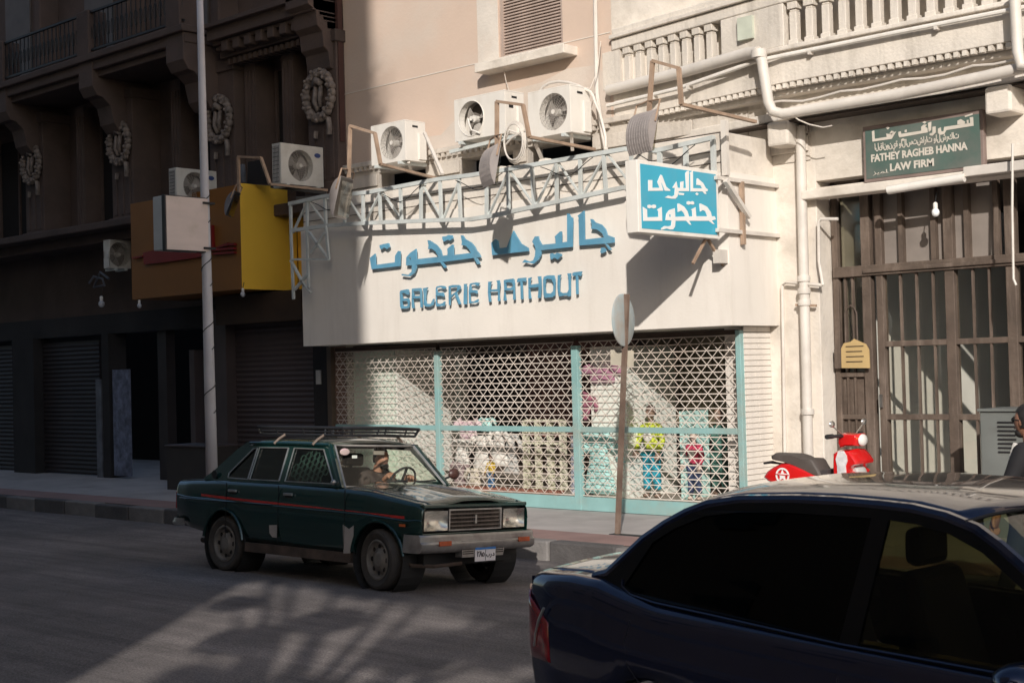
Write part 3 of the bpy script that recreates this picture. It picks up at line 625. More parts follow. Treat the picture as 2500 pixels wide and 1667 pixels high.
B2 = [(-11.735,12.95,4.924),(-11.827,12.95,5.334),(-12.27,12.95,5.444),(-12.29,12.95,4.894)]
floodlight('grey half round floodlight below the middle air conditioner above the shop name', A2, *B2, lean=R(8), spin=R(-28), size=(0.44, 0.30))
A3 = (-9.335,14.3,4.927)
B3 = [(-9.423,12.95,4.986),(-9.444,12.95,5.398),(-9.807,12.95,5.542),(-9.878,12.95,4.973)]
floodlight('grey half round floodlight hanging right above the blue projecting sign', A3, *B3, lean=R(5), spin=R(-15), size=(0.42, 0.29))
A4 = (-17.619,14.6,5.016)
B4 = [(-17.927,13.7,5.076),(-18.147,13.7,5.52),(-18.742,13.7,5.608),(-18.744,13.7,5.036)]
floodlight('dark floodlight tilted beside the yellow sign box in the shade', A4, *B4, lean=R(-5), spin=R(-50), size=(0.36, 0.24), m_=mat('dark hood', (0.10, 0.10, 0.12), 0.6, var=0.2))
# ---- outdoor air conditioner units ----
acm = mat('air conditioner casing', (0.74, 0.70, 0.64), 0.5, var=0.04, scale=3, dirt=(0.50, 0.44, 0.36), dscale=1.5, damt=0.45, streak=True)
grillm = mat('fan grille grey', (0.20, 0.175, 0.155), 0.6, var=0.15)
def ac(label, loc, rz, w, h, d, fan_u, fan_r, broken=False, group='outdoor air conditioning units', badge=False, cm=acm, slots=True):
    t = thing('air_conditioner', label, 'air conditioner', loc, rz, group, local=True)
    # local: x along width (0..w), y depth (0 front .. d), z up
    n = 28; cx, cz = fan_u*w, h*0.5
    outer = [(0, 0), (w, 0), (w, h), (0, h)]
    hole = [(cx+fan_r*math.cos(2*math.pi*k/n), cz+fan_r*math.sin(2*math.pi*k/n)) for k in range(n)]
    plate('front_panel', [outer, hole], 0.012, lambda u, v, q: (u, q, v), cm, t)
    mb = MB(); mb.box(0.002, w-0.002, 0.2, d, 0.002, h-0.002); mb.box(-0.003, w+0.003, -0.004, d+0.004, h, h+0.018); mb.box(-0.002, 0.012, 0.007, d, 0, h); mb.box(w-0.012, w+0.002, 0.007, d, 0, h); mb.box(0, w, 0.007, d, 0, 0.01)
    mb.build('casing', cm, t, bevel=0.006)
    MB().lathe([(fan_r*1.0, 0.008), (fan_r*0.96, 0.10)], (cx, 0, cz), 'y', 28, caps=False).build('fan_shroud', cm, t)
    MB().lathe([(fan_r*0.99, 0.195), (0.001, 0.195)], (cx, 0, cz), 'y', 28, caps=False).build('fan_well', grillm, t)
    fb = MB()
    for k in range(3):
        a0 = 2*math.pi*k/3+0.5; rows = []
        for i in range(5):
            rr = fan_r*(0.22+0.68*i/4); rows.append([(cx+rr*math.cos(a0+da), 0.10+0.05*s_, cz+rr*math.sin(a0+da)) for da, s_ in ((-0.45, 0), (0, 0.5), (0.5, 1))])
        fb.grid(rows)
    fb.build('fan_blade', mat('fan blade grey', (0.38, 0.35, 0.32), 0.5), t, solid=0.004)
    hub = MB(); hub.lathe([(fan_r*0.20, 0.04), (fan_r*0.2, 0.13)], (cx, 0, cz), 'y', 14)
    hub.lathe([(fan_r*0.13, -0.012), (fan_r*0.13, 0.0)], (cx, 0, cz), 'y', 14); hub.build('fan_hub', cm, t)
    g = MB()
    if not broken:
        for k in range(22):
            a = 2*math.pi*k/22; g.beam((cx+fan_r*.12*math.cos(a), -0.006, cz+fan_r*.12*math.sin(a)), (cx+fan_r*math.cos(a+.25), -0.002, cz+fan_r*math.sin(a+.25)), 0.004)
        for q in range(2, 9):
            rr = fan_r*q/8.5; g.tube([(cx+rr*math.cos(2*math.pi*k/24), -0.006, cz+rr*math.sin(2*math.pi*k/24)) for k in range(25)], 0.0022, 4)
    else:
        g.tube([(cx-fan_r*.2, -0.02, cz), (cx, -0.05, cz-fan_r*.35), (cx+fan_r*.2, -0.06, cz-fan_r*.7), (cx+fan_r*.75, -0.03, cz-fan_r*.95)], 0.014, 6)
        g.tube([(cx+fan_r*math.cos(2*math.pi*k/24), -0.012, cz+fan_r*math.sin(2*math.pi*k/24)) for k in range(25)], 0.006, 5)
    g.build('fan_grille', cm if broken else mat('grille wire', (0.42, 0.38, 0.34), 0.5), t)
    if slots:
        s = MB(); s.box(w+0.0025, w+0.006, d*0.35, d*0.62, h*0.86, h*0.91)
        if broken: s.box(w+0.0025, w+0.006, d*0.2, d*0.42, h*0.62, h*0.70)
        s.build('handle_slot', black, t)
        P('valve_cover', cm, t, (w+0.001, w+0.03, d*0.62, d*0.98, 0.03, h*0.72), bevel=0.005)
    if badge:
        b = MB(); b.lathe([(0.001, -0.014), (0.05, -0.014), (0.05, -0.006)], (0, 0, 0), 'y', 20); b.v = [(w*0.86+x*1.25, y, h*0.80+z*0.75) for x, y, z in b.v]
        b.build('badge', mat('blue badge', (0.05, 0.08, 0.22), 0.4), t)
        sg = MB()
        for i in range(9): sg.box(-0.008, -0.003, 0.05, d-0.02, h*(i+.5)/9.5, h*(i+.5)/9.5+0.008)
        for i in range(5): sg.box(-0.008, -0.003, 0.04+(d-.08)*i/4, 0.05+(d-.08)*i/4, 0.02, h-.02)
        sg.build('side_grille', mat('dark wire grille', (0.10, 0.10, 0.11), 0.6), t)
    for u in (0.12, w-0.12): MB().box(u-0.03, u+0.03, -0.03, d+0.10, -0.045, -0.002).build('bracket_rail', bluegrey, t)
    return t
ACY = 14.62
for lab, xl, xr, zb_, h, fu, br in (
  ('white air conditioner leftmost of the three on the sunlit ledge, half in the shadow edge', -16.557, -15.782, 5.28, 0.60, 0.60, False),
  ('white air conditioner with its fan grille torn off and blades bare', -14.71, -13.7, 5.411, 0.60, 0.34, True),
  ('white air conditioner with a pale hose looped over its top, rightmost of the sunlit three', -13.252, -12.486, 5.266, 0.63, 0.60, False)):
    ac(lab, (xl, ACY, zb_), 0, xr-xl, h, 0.42 if not br else 0.40, fu, 0.255, br)
# supports under the units
sup = thing('angle_bracket', 'pale steel angle supports propping the air conditioners over the dark wall openings', 'bracket', (-13, 15, 5), group='angle brackets under the air conditioners')
for a, b in (((-15.813,14.7,5.262), (-16.286,15.2,5.227)), ((-15.495,14.75,5.669), (-14.722,14.35,4.923)), ((-12.55,14.7,5.27), (-12.706,14.9,5.07)), ((-13.209,14.7,5.206), (-13.273,14.9,5.013))):
    MB().beam(a, b, 0.045, 0.03).build('strut', pipew, sup)
MB().beam((-14.9, 14.7, 5.30), (-13.6, 14.7, 5.36), 0.05, 0.05).build('rail', bluegrey, sup)
# hose loop and coil
hz = tag(MB().tube([(p[0], p[1], p[2]) for p in [(-13.312,14.95,5.994),(-13.255,14.95,6.043),(-13.143,14.95,6.075),(-12.967,14.95,6.069),(-12.795,14.95,6.028),(-12.626,14.95,5.961),(-12.522,14.95,5.904),(-12.398,14.95,5.836),(-12.348,14.95,5.764),(-12.32,14.95,5.679),(-12.242,14.95,5.523),(-12.187,14.95,5.323),(-12.155,14.95,5.191),(-12.152,14.95,5.047)]], 0.02, 8).build('hose', pipew, None, smooth=True), 'pale insulated hose looping over the right air conditioner and down the wall', 'hose')
ccx = (-13.316,14.4,5.206)
cl = MB()
for j in range(3):
    cl.tube([(ccx[0]+(0.20-0.012*j)*math.cos(k*0.35)+0.01*j, ccx[1]-0.03*j, ccx[2]+(0.29-0.02*j)*math.sin(k*0.35)) for k in range(19)], 0.012, 6)
cl.tube([(ccx[0]-0.2, ccx[1], ccx[2]+0.05), (ccx[0]-0.05, ccx[1]-0.05, ccx[2]+0.17), (ccx[0]+0.15, ccx[1]-0.02, ccx[2]+0.08)], 0.016, 6)
cl.tube([(ccx[0]-0.2, ccx[1], ccx[2]-0.02), (ccx[0]+0.0, ccx[1]-0.06, ccx[2]+0.06), (ccx[0]+0.2, ccx[1]-0.02, ccx[2]+0.14)], 0.016, 6)
tag(cl.build('coiled_cable', pipew, None, smooth=True), 'coil of pale copper line and cable hanging under the middle air conditioner', 'cable')
# rubble on top of the fascia
rb = MB()
for i in range(26):
    x = -14.1+random.random()*2.4; s_ = 0.03+0.08*random.random()
    rb.ball((x, 14.7+random.random()*0.4, 4.88+s_*0.4), s_*1.6, s_, s_*0.8, 6, 4)
tag(rb.build('debris', patch, None), 'broken plaster and junk lying on the ledge under the air conditioners', 'debris')
# ---- pipes ----
dp = thing('drain_pipe', 'thick white drain pipe running along the balcony with an elbow and back under it', 'pipe', (-9, 14.8, 5.6))
def yb(p, off): return (p[0], bal_y(p[0])-off, p[2])
q_ = [(-12.2, 15.2, 5.866), (-10.5, 14.98, 15.065+5.88-15.065)]
e0 = (-9.579,14.72,5.872)
MB().tube([(-12.28,15.2,5.869), (-10.935,15.0,5.863), (-9.7,14.76,5.877), (-9.536,14.72,5.848)], 0.075, 12).build('pipe', pipew, dp, smooth=True)
MB().tube([(-9.536,14.72,5.848), (-9.49,14.72,5.739), (-9.434,14.75,5.229), (-9.395,14.78,5.116), (-9.256,14.8,5.066), (-7.76,14.8,5.071), (-6.713,14.8,5.111), (-5.957,14.8,5.154)], 0.066, 12).build('pipe', pipew, dp, smooth=True)
MB().lathe([(0.095, -0.05), (0.1, 0), (0.095, 0.05)], (-9.53,14.72,5.831), 'z', 14).build('collar', pipew, dp, smooth=True)
MB().tube([(-6.31,14.7,5.944), (-6.294,14.7,5.29), (-6.27,14.7,5.147), (-6.123,14.75,5.129)], 0.06, 12).build('pipe', pipew, dp, smooth=True)
c2 = thing('conduit', 'thin white conduit clipped below the balusters of the balcony', 'pipe', (-9, 14.8, 5.8))
MB().tube([(-12.294,15.18,5.658), (-10.927,14.98,5.661), (-9.604,14.8,5.77), (-9.293,14.8,5.77), (-7.735,14.8,5.778), (-6.028,14.8,5.775)], 0.028, 8).build('pipe', white, c2, smooth=True)
cc = MB()
for p in ((-10.766,14.95,5.666), (-11.407,15.05,5.634), (-8.87,14.8,5.771), (-7.258,14.8,5.773)): cc.box(p[0]-0.02, p[0]+0.02, p[1]-0.02, p[1]+0.08, p[2]-0.05, p[2]+0.02)
cc.build('clip', pipew, c2)
c3 = tag(MB().tube([(-9.467,14.86,5.242),(-9.319,14.86,5.241),(-9.028,14.86,5.194),(-8.789,14.86,5.204),(-8.508,14.86,5.233),(-8.235,14.86,5.212),(-7.989,14.86,5.224),(-7.726,14.86,5.246),(-7.449,14.86,5.218),(-7.198,14.86,5.217),(-6.871,14.86,5.263),(-6.633,14.86,5.239),(-6.399,14.86,5.247)], 0.014, 6).build('cable', pipew, None, smooth=True), 'pale cable sagging along the underside of the balcony above the entrance', 'cable')
v = thing('drain_pipe', 'vertical white drain pipe with a double collar running down the wall left of the entrance', 'pipe', (-9.4, 15.2, 0))
vt, vb = (-9.276,15.2,4.964), (-9.306,15.2,0.952)
MB().tube([vt, (vb[0], 15.2, 0.15)], 0.062, 12).build('pipe', pipew, v, smooth=True)
for yy in (640, 668, 690, 945):
    z = onz = {640: 3.088, 668: 2.938, 690: 2.794, 945: 1.459}[yy]
    MB().lathe([(0.078, -0.035), (0.082, 0), (0.078, 0.035)], (vt[0]+(vb[0]-vt[0])*0.5, 15.2, z), 'z', 14).build('collar', pipew, v, smooth=True)
MB().beam((-9.427,15.22,2.774), (-9.139,15.22,2.749), 0.03).build('clamp', rust, v)
tp = thing('water_pipe', 'thin white water pipe with a bend crossing behind the drain pipe', 'pipe', (-9.6, 15.25, 2))
MB().tube([(-9.66,15.24,0.932), (-9.625,15.24,3.029), (-9.542,15.2,3.061), (-9.04,15.2,2.993)], 0.022, 8).build('pipe', pipew, tp, smooth=True)
MB().tube([(-9.028,15.2,2.992), (-9.084,15.22,3.288), (-9.073,15.22,3.766), (-9.036,15.22,3.8), (-8.821,15.25,3.782)], 0.020, 8).build('pipe', pipew, tp, smooth=True)
dpv = tag(MB().tube([(-12.475,15.2,7.16), (-12.49,15.2,5.859), (-12.239,15.0,5.23), (-12.152,14.95,5.006)], 0.03, 8).build('pipe', pipew, None, smooth=True), 'thin vertical pipe down the pink wall left of the balcony', 'pipe')
# ---- law firm sign, lamp tube, bulb, rope ----
law = thing('wall_sign', 'weathered green law firm sign with white Arabic and English lettering above the entrance', 'sign', (-7.6, 15.2, 4.5))
lx0, lx1, lz0, lz1 = -8.42, -6.93, 4.17, 4.835
lawm = mat('faded green sign', (0.085, 0.135, 0.115), 0.5, var=0.15, scale=2, dirt=(0.20, 0.17, 0.155), dscale=1.2, damt=0.85)
lawf = mat('dull brown frame', (0.22, 0.165, 0.145), 0.6, var=0.2, scale=4)
P('frame', lawf, law, (lx0, lx1, 15.19, 15.27, lz0, lz1), bevel=0.006)
P('panel', lawm, law, (lx0+0.035, lx1-0.035, 15.183, 15.19, lz0+0.04, lz1-0.05))
inkg = mat('yellowed white lettering', (0.60, 0.55, 0.48), 0.6, var=0.08, scale=8)
def lw(cx, cz): return lambda u, v, w: (cx+u, 15.180+w, cz+v)
text('lettering', 'FATHEY RAGHEB HANNA', 0.12, lw(-7.72, lz0+0.235), inkg, law, bold=0.004, width=1.20)
text('lettering', 'LAW FIRM', 0.12, lw(-7.80, lz0+0.10), inkg, law, bold=0.004, width=0.55)
for lp in ([[(-8.294,4.766),(-8.264,4.772),(-8.26,4.672),(-8.105,4.675),(-8.111,4.715),(-8.068,4.703),(-7.982,4.724),(-8.042,4.643),(-8.291,4.643)]], [[(-8.115,4.787),(-8.09,4.797),(-8.062,4.777),(-8.088,4.758)]], [[(-8.068,4.709),(-8.042,4.738),(-8.01,4.727),(-8.04,4.692)]],
   [[(-7.954,4.713),(-7.925,4.716),(-7.919,4.686),(-7.667,4.688),(-7.666,4.733),(-7.637,4.754),(-7.596,4.749),(-7.618,4.726),(-7.591,4.709),(-7.589,4.658),(-7.942,4.647),(-7.955,4.674)]], [[(-7.925,4.618),(-7.9,4.631),(-7.872,4.615),(-7.901,4.599)]], [[(-7.65,4.782),(-7.622,4.794),(-7.599,4.778),(-7.623,4.762)]], [[(-7.876,4.722),(-7.851,4.729),(-7.848,4.699),(-7.873,4.696)]], [[(-7.582,4.766),(-7.54,4.776),(-7.547,4.678),(-7.575,4.662)]], [[(-7.529,4.714),(-7.491,4.715),(-7.49,4.645),(-7.532,4.612),(-7.566,4.623),(-7.565,4.642),(-7.531,4.647)]],
   [[(-7.461,4.685),(-7.427,4.694),(-7.422,4.648),(-7.395,4.645),(-7.386,4.694),(-7.073,4.695),(-7.077,4.759),(-7.038,4.759),(-7.035,4.659),(-7.361,4.653),(-7.389,4.612),(-7.437,4.609),(-7.463,4.635)]], [[(-7.224,4.742),(-7.183,4.755),(-7.131,4.716),(-7.145,4.693),(-7.225,4.698)]], [[(-7.136,4.786),(-7.043,4.801),(-7.043,4.782),(-7.13,4.769)]], [[(-7.114,4.733),(-7.094,4.736),(-7.093,4.692),(-7.112,4.691)]]):
    plate('lettering', lp, 0.005, onwall(15.180), inkg, law)
text('lettering', '\u0627\u0644\u0642\u0627\u0646\u0648\u0646\u064A\u0629 \u0648\u0627\u0644\u0627\u0633\u062A\u0634\u0627\u0631\u0627\u062A \u0648\u0627\u0644\u0634\u0631\u0643\u0627\u062A'[::1], 0.10, lw(-7.74, lz0+0.375), inkg, law, bold=0.002, width=1.05)
text('lettering', '\uFEB0\uFEF4\uFEE4\uFEE0', 0.06, lw(-8.20, lz0+0.085), inkg, law, width=0.2)
tag(MB().tube([(-8.023,15.02,4.028), (-7.089,15.02,4.07)], 0.05, 10).build('tube_lamp', white, None, smooth=True), 'white fluorescent tube housing fixed under the law firm sign', 'lamp')
tag(MB().box(-7.103, -5.2, 15.02, 15.14, 4.08, 4.19).build('cable_box', pipew, None, bevel=0.01), 'pale cable duct continuing right of the lamp tube under the law firm sign', 'duct')
def bulb(p, r_, label, m_=None):
    t = thing('light_bulb', label, 'bulb', p)
    MB().ball((p[0], p[1], p[2]), r_, r_, r_*1.15).build('bulb', m_ or mat('frosted bulb', (0.8, 0.8, 0.78), 0.25), t, smooth=True)
    MB().lathe([(r_*.55, r_*1.0), (r_*.6, r_*2.2), (r_*.3, r_*2.6)], p, 'z', 10).build('socket', white, t)
    MB().tube([(p[0], p[1], p[2]+r_*2.5), (p[0]+0.01, p[1]+0.02, p[2]+r_*5)], 0.006, 5).build('cord', blackm, t)
    return t
bulb((-7.509,15.15,3.73), 0.045, 'white bulb hanging from the lintel of the entrance')
tag(MB().tube([(-6.471,14.9,4.359), (-6.5,14.9,3.655), (-6.512,14.9,2.903), (-6.485,14.9,2.831)], 0.014, 6).build('rope', pipew, None, smooth=True), 'pale rope hanging down at the right of the entrance', 'rope')
tag(MB().tube([(-9.141,14.8,5.039),(-9.047,14.8,4.963),(-8.906,14.8,4.891),(-8.72,14.8,4.83),(-8.603,14.8,4.835)], 0.008, 5).build('wire', patch, None), 'loose wire dangling below the balcony pipe elbow', 'wire')
tag(MB().tube([(-14.262,15.2,6.548), (-14.108,15.1,6.253), (-13.866,14.95,5.944)], 0.006, 5).build('wire', patch, None), 'thin wire from the window sill down to the middle air conditioner', 'wire')
tag(MB().tube([(-12.411,15.22,6.575), (-12.39,15.1,6.132), (-12.406,14.95,5.875)], 0.006, 5).build('wire', patch, None), 'thin wire from the vertical pipe to the right air conditioner', 'wire')
ds = thing('wall_plaque', 'yellowed plaque with an arched top fixed to the entrance sidelight', 'plaque', (-9, 15.5, 1.9))
pl = [(-8.969,1.981),(-8.967,2.221),(-8.928,2.284),(-8.838,2.297),(-8.79,2.332),(-8.737,2.309),(-8.633,2.264),(-8.594,2.194),(-8.59,1.973)]
plate('panel', [pl], 0.02, onwall(15.49), mat('yellowed brass', (0.52, 0.37, 0.17), 0.5, var=0.1), ds)
lm = MB()
for i in range(4):
    z = pl[0][1]+0.07+i*0.062; lm.box(pl[0][0]+0.07, pl[-1][0]-0.09+0.02*(i % 2), 15.472, 15.478, z, z+0.010)
lm.build('engraved_lines', darkbrown, ds)
# ================= dark ornate building on the left =================
db = thing('ornate_building', 'dark shaded old stone building with wreaths, consoles and an iron railed balcony', 'building', (-26, 16, 0))
DX1 = -17.97
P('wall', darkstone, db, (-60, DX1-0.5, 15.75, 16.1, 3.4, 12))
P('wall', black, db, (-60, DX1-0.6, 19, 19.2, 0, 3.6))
P('rust_red_downpipe', mat('dark rust red downpipe', (0.07, 0.03, 0.025), 0.6), db, (-17.99, -17.93, 15.16, 15.26, 5.9, 12))  # slim rust red downpipe where the two buildings meet
# pilasters carrying the wreaths
PIL = [-18.33, -21.16, -24.47, -27.91, -31.3, -34.7]
pil = MB()
pil.box(-0.38, 0.38, 15.12, 15.75, 5.0, 7.75); pil.box(-0.44, 0.44, 15.06, 15.74, 5.0, 5.25); pil.box(-0.42, 0.42, 15.08, 15.74, 7.55, 7.75)
for u in (-0.24, 0, 0.24): pil.box(u-0.05, u+0.05, 15.10, 15.125, 5.3, 6.15)
p0 = pil.build('pilaster', darkstone, db, bevel=0.015)
wr = MB()
for k in range(22):
    a = 2*math.pi*k/22; rr = 0.335
    wr.ball((rr*math.cos(a), 15.05, 6.70+rr*1.12*math.sin(a)), 0.085+0.015*math.sin(k*2.4), 0.07, 0.085, 7, 5)
for k in range(34):
    a = 2*math.pi*k/34+.05; rr = 0.335+0.05*math.sin(k*2.1)
    wr.ball((rr*math.cos(a), 15.0, 6.70+rr*1.12*math.sin(a)), 0.035, 0.04, 0.035, 5, 4)
wr.tube([(-0.10, 15.05, 6.87), (0, 15.0, 6.95), (0.10, 15.05, 6.87)], 0.06, 6)
wr.tube([(-0.07, 15.05, 6.85), (-0.09, 15.03, 6.6), (-0.03, 15.06, 6.45)], 0.045, 6); wr.tube([(0.07, 15.05, 6.85), (0.05, 15.03, 6.65), (0.03, 15.06, 6.5)], 0.04, 6)
w0 = wr.build('wreath', wreathm, db, smooth='all')
w1 = MB().tube([(0.22, 15.06, 6.3), (0.26, 15.05, 6.15), (0.24, 15.06, 6.02)], 0.045, 6).build('garland_end', wreathm, db)
w2 = MB().tube([(-0.1, 15.06, 6.12), (-0.12, 15.06, 6.0)], 0.04, 6).build('garland_end', wreathm, db)
for o in (p0, w0, w1, w2):
    for i, x in enumerate(PIL):
        c = o if i == 0 else o.copy()
        if i: COL.objects.link(c)
        c.location = (x, 0, 0)
# narrower fluted pilasters between
fp = MB(); fp.box(-0.16, 0.16, 15.3, 15.76, 4.9, 7.7)
for u in (-0.1, 0, 0.1): fp.box(u-0.02, u+0.02, 15.28, 15.305, 5.2, 7.5)
f0 = fp.build('fluted_pilaster', darkstone, db)
for i, x in enumerate([-19.464, -20.544, -22.867, -26.238-0.1]):
    c = f0 if i == 0 else f0.copy()
    if i: COL.objects.link(c)
    c.location = (x, 0, 0)
# windows between
for x0, x1 in ((-20.6, -18.8), (-23.9, -21.7), (-27.3, -25.0), (-30.8, -28.4)):
    w_ = P('window', black, db, (x0+0.3, x1-0.3, 15.70, 15.745, 5.3, 7.5))
    for x in (x0+0.3, (x0+x1)/2-.03, x1-0.36): P('frame', darkstone, w_, (x, x+0.06, 15.66, 15.70, 5.3, 7.5))
# right bay entablature
def ent(z0, z1, y, x0=-21.0, x1=-18.02, m_=darkstone, name='entablature', bevel=0.01):
    return P(name, m_, db, (x0, x1, y, 15.8, z0, z1), bevel=bevel)
ent(8.02, 8.22, 14.72); ent(8.22, 8.30, 14.62, name='balcony_slab'); ent(7.75, 7.88, 15.0); ent(7.88, 7.95, 14.92); ent(7.95, 8.02, 14.84)
mod = MB().box(-0.09, 0.09, 14.80, 15.7, 7.80, 8.0).build('modillion', darkstone, db, bevel=0.02)
for i in range(8):
    c = mod if i == 0 else mod.copy()
    if i: COL.objects.link(c)
    c.location = (-20.6+i*0.33, 0, 0)
dn = MB()
for i in range(18): dn.box(-20.8+i*0.15, -20.73+i*0.15, 15.02, 15.3, 7.62, 7.72)
dn.build('dentils', darkstone, db, kind='stuff')
# stepped console at the right end, seen from its side
stp = [(14.62, 8.30), (14.62, 8.10), (14.78, 8.02), (14.80, 7.78), (14.90, 7.70), (14.93, 7.45), (15.02, 7.38), (15.06, 7.12), (15.3, 7.05), (15.3, 8.30)]
def console(x0, x1, pts_=stp, name='console', dy=0.0): return MB().prism(pts_, x0, x1, lambda u, v, d: (d, u+dy, v)).build(name, darkstone, db, bevel=0.012)
console(-18.62, -18.02)
# main balcony further left, standing further out
MBX = -21.18
P('balcony_slab', darkstone, db, (-60, MBX, 14.33, 15.8, 8.20, 8.33), bevel=0.02)
P('balcony_slab', darkstone, db, (-60, MBX-0.05, 14.42, 15.8, 8.02, 8.20), bevel=0.02)
P('balcony_slab', darkstone, db, (-60, MBX-0.10, 14.52, 15.8, 7.90, 8.02), bevel=0.02)
big = [(14.40, 8.2), (14.40, 7.72), (14.50, 7.55), (14.62, 7.52), (14.78, 7.38), (14.86, 7.05), (14.98, 6.9), (15.75, 6.9), (15.75, 8.2)]
for x in (MBX-0.62, -24.8, -28.2, -31.6, -35.0): console(x, x+0.55 if x > -24 else x+0.5, big)
rl = thing('iron_railing', 'black wrought iron railing along the dark balcony', 'railing', (-25, 14.45, 8.3))
rr_ = MB(); rr_.beam((-45, 14.45, 9.15), (MBX-0.1, 14.45, 9.15), 0.06, 0.04); rr_.beam((-45, 14.45, 8.42), (MBX-0.1, 14.45, 8.42), 0.04)
rr_.beam((MBX-0.1, 14.45, 9.15), (MBX-0.1, 15.6, 9.15), 0.05); rr_.build('rail', blackpaint, rl)
bk = MB()
for i in range(90):
    x = MBX-0.2-i*0.16
    bk.beam((x, 14.45, 8.42), (x, 14.45, 9.15), 0.018)
    bk.tube([(x+0.055*math.cos(t), 14.45, 8.75+0.16*math.sin(t)) for t in [k*0.7 for k in range(10)]], 0.009, 4, caps=False)
bk.build('scroll_bars', blackpaint, rl, kind='stuff')
for x in (-21.55, -24.6, -28.0):
    P('pedestal', darkstone, db, (x-0.22, x+0.22, 14.38, 14.78, 8.33, 9.2), bevel=0.02)
    P('wall_statue_base', darkstone, db, (x-0.12, x+0.12, 15.3, 15.76, 8.4, 12), bevel=0.03)
wn = mat('old shutter grey', (0.13, 0.12, 0.12), 0.7)
for x in (-22.9, -26.2, -29.6): P('window', wn, db, (x-0.55, x+0.55, 15.70, 15.745, 8.5, 11))
# mezzanine band and ground floor
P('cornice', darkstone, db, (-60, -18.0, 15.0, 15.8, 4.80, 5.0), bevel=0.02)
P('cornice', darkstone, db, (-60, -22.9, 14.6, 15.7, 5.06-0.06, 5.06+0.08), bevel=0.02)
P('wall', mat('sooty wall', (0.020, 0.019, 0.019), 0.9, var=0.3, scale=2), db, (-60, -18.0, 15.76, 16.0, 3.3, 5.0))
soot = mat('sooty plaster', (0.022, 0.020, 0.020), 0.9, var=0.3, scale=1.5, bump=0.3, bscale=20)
canb = mat('brown awning beam', (0.045, 0.025, 0.014), 0.7, var=0.2)
P('beam', canb, db, (-21.156, -18.727, 14.9, 15.6, 2.999, 3.508))
def roller(x0, x1, z0, z1, y, m_, nm='roller_shutter'):
    f = P(nm, m_, db, (x0, x1, y+0.02, y+0.05, z0, z1)); h_ = 0.09
    a = MB().add([(x0, y+0.02, 0.004), (x1, y+0.02, 0.004), (x1, y, 0.045), (x0, y, 0.045), (x1, y+0.02, 0.086), (x0, y+0.02, 0.086)], [(0, 1, 2, 3), (3, 2, 4, 5)]).build('slat', m_, f)
    for i in range(int((z1-z0)/h_)):
        c = a if i == 0 else a.copy()
        if i: COL.objects.link(c)
        c.location = (0, 0, z0+i*h_)
    return f
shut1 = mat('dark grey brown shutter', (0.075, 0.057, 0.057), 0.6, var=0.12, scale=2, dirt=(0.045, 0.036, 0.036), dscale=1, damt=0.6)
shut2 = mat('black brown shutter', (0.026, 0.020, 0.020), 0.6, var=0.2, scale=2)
S0, S1 = -21.156, -18.702
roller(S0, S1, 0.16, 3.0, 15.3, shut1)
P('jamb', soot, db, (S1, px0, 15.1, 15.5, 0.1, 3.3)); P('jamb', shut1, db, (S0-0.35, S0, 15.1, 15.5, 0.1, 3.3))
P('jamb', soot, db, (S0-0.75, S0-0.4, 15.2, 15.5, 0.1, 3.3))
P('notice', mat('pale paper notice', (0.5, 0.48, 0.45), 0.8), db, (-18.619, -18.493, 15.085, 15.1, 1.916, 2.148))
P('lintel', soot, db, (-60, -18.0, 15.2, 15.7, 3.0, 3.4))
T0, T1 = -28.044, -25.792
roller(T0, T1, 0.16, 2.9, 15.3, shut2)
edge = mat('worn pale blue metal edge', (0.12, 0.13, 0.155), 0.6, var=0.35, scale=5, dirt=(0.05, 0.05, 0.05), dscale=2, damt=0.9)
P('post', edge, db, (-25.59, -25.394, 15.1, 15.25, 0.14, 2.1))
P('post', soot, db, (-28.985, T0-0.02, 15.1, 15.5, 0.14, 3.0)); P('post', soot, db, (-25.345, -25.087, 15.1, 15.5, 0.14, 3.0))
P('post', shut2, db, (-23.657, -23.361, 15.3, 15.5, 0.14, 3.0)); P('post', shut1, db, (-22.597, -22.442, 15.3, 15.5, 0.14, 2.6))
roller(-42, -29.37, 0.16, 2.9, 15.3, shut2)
# strip pasted over with torn posters and scrawl
scr = P('poster_strip', mat('torn posters', (0.15, 0.17, 0.24), 0.8, var=0.45, scale=6, dirt=(0.035, 0.035, 0.045), dscale=7, damt=1.0), db, (-24.956, -24.343, 15.10, 15.13, 0.2, 2.281))
# low counter by the pole
ctr = thing('counter', 'dark low stall counter with a pale top edge behind the lamp post', 'counter', (-20.804, 14.0, 0.14))
c0, c1, cz = -21.427, -20.189, 0.926
P('body', mat('counter brown', (0.035, 0.028, 0.024), 0.7), ctr, (c0, c1, 14.0, 14.6, 0.14, cz-0.03))
P('top', shut1, ctr, (c0-0.03, c1+0.02, 13.97, 14.63, cz-0.03, cz), bevel=0.01)
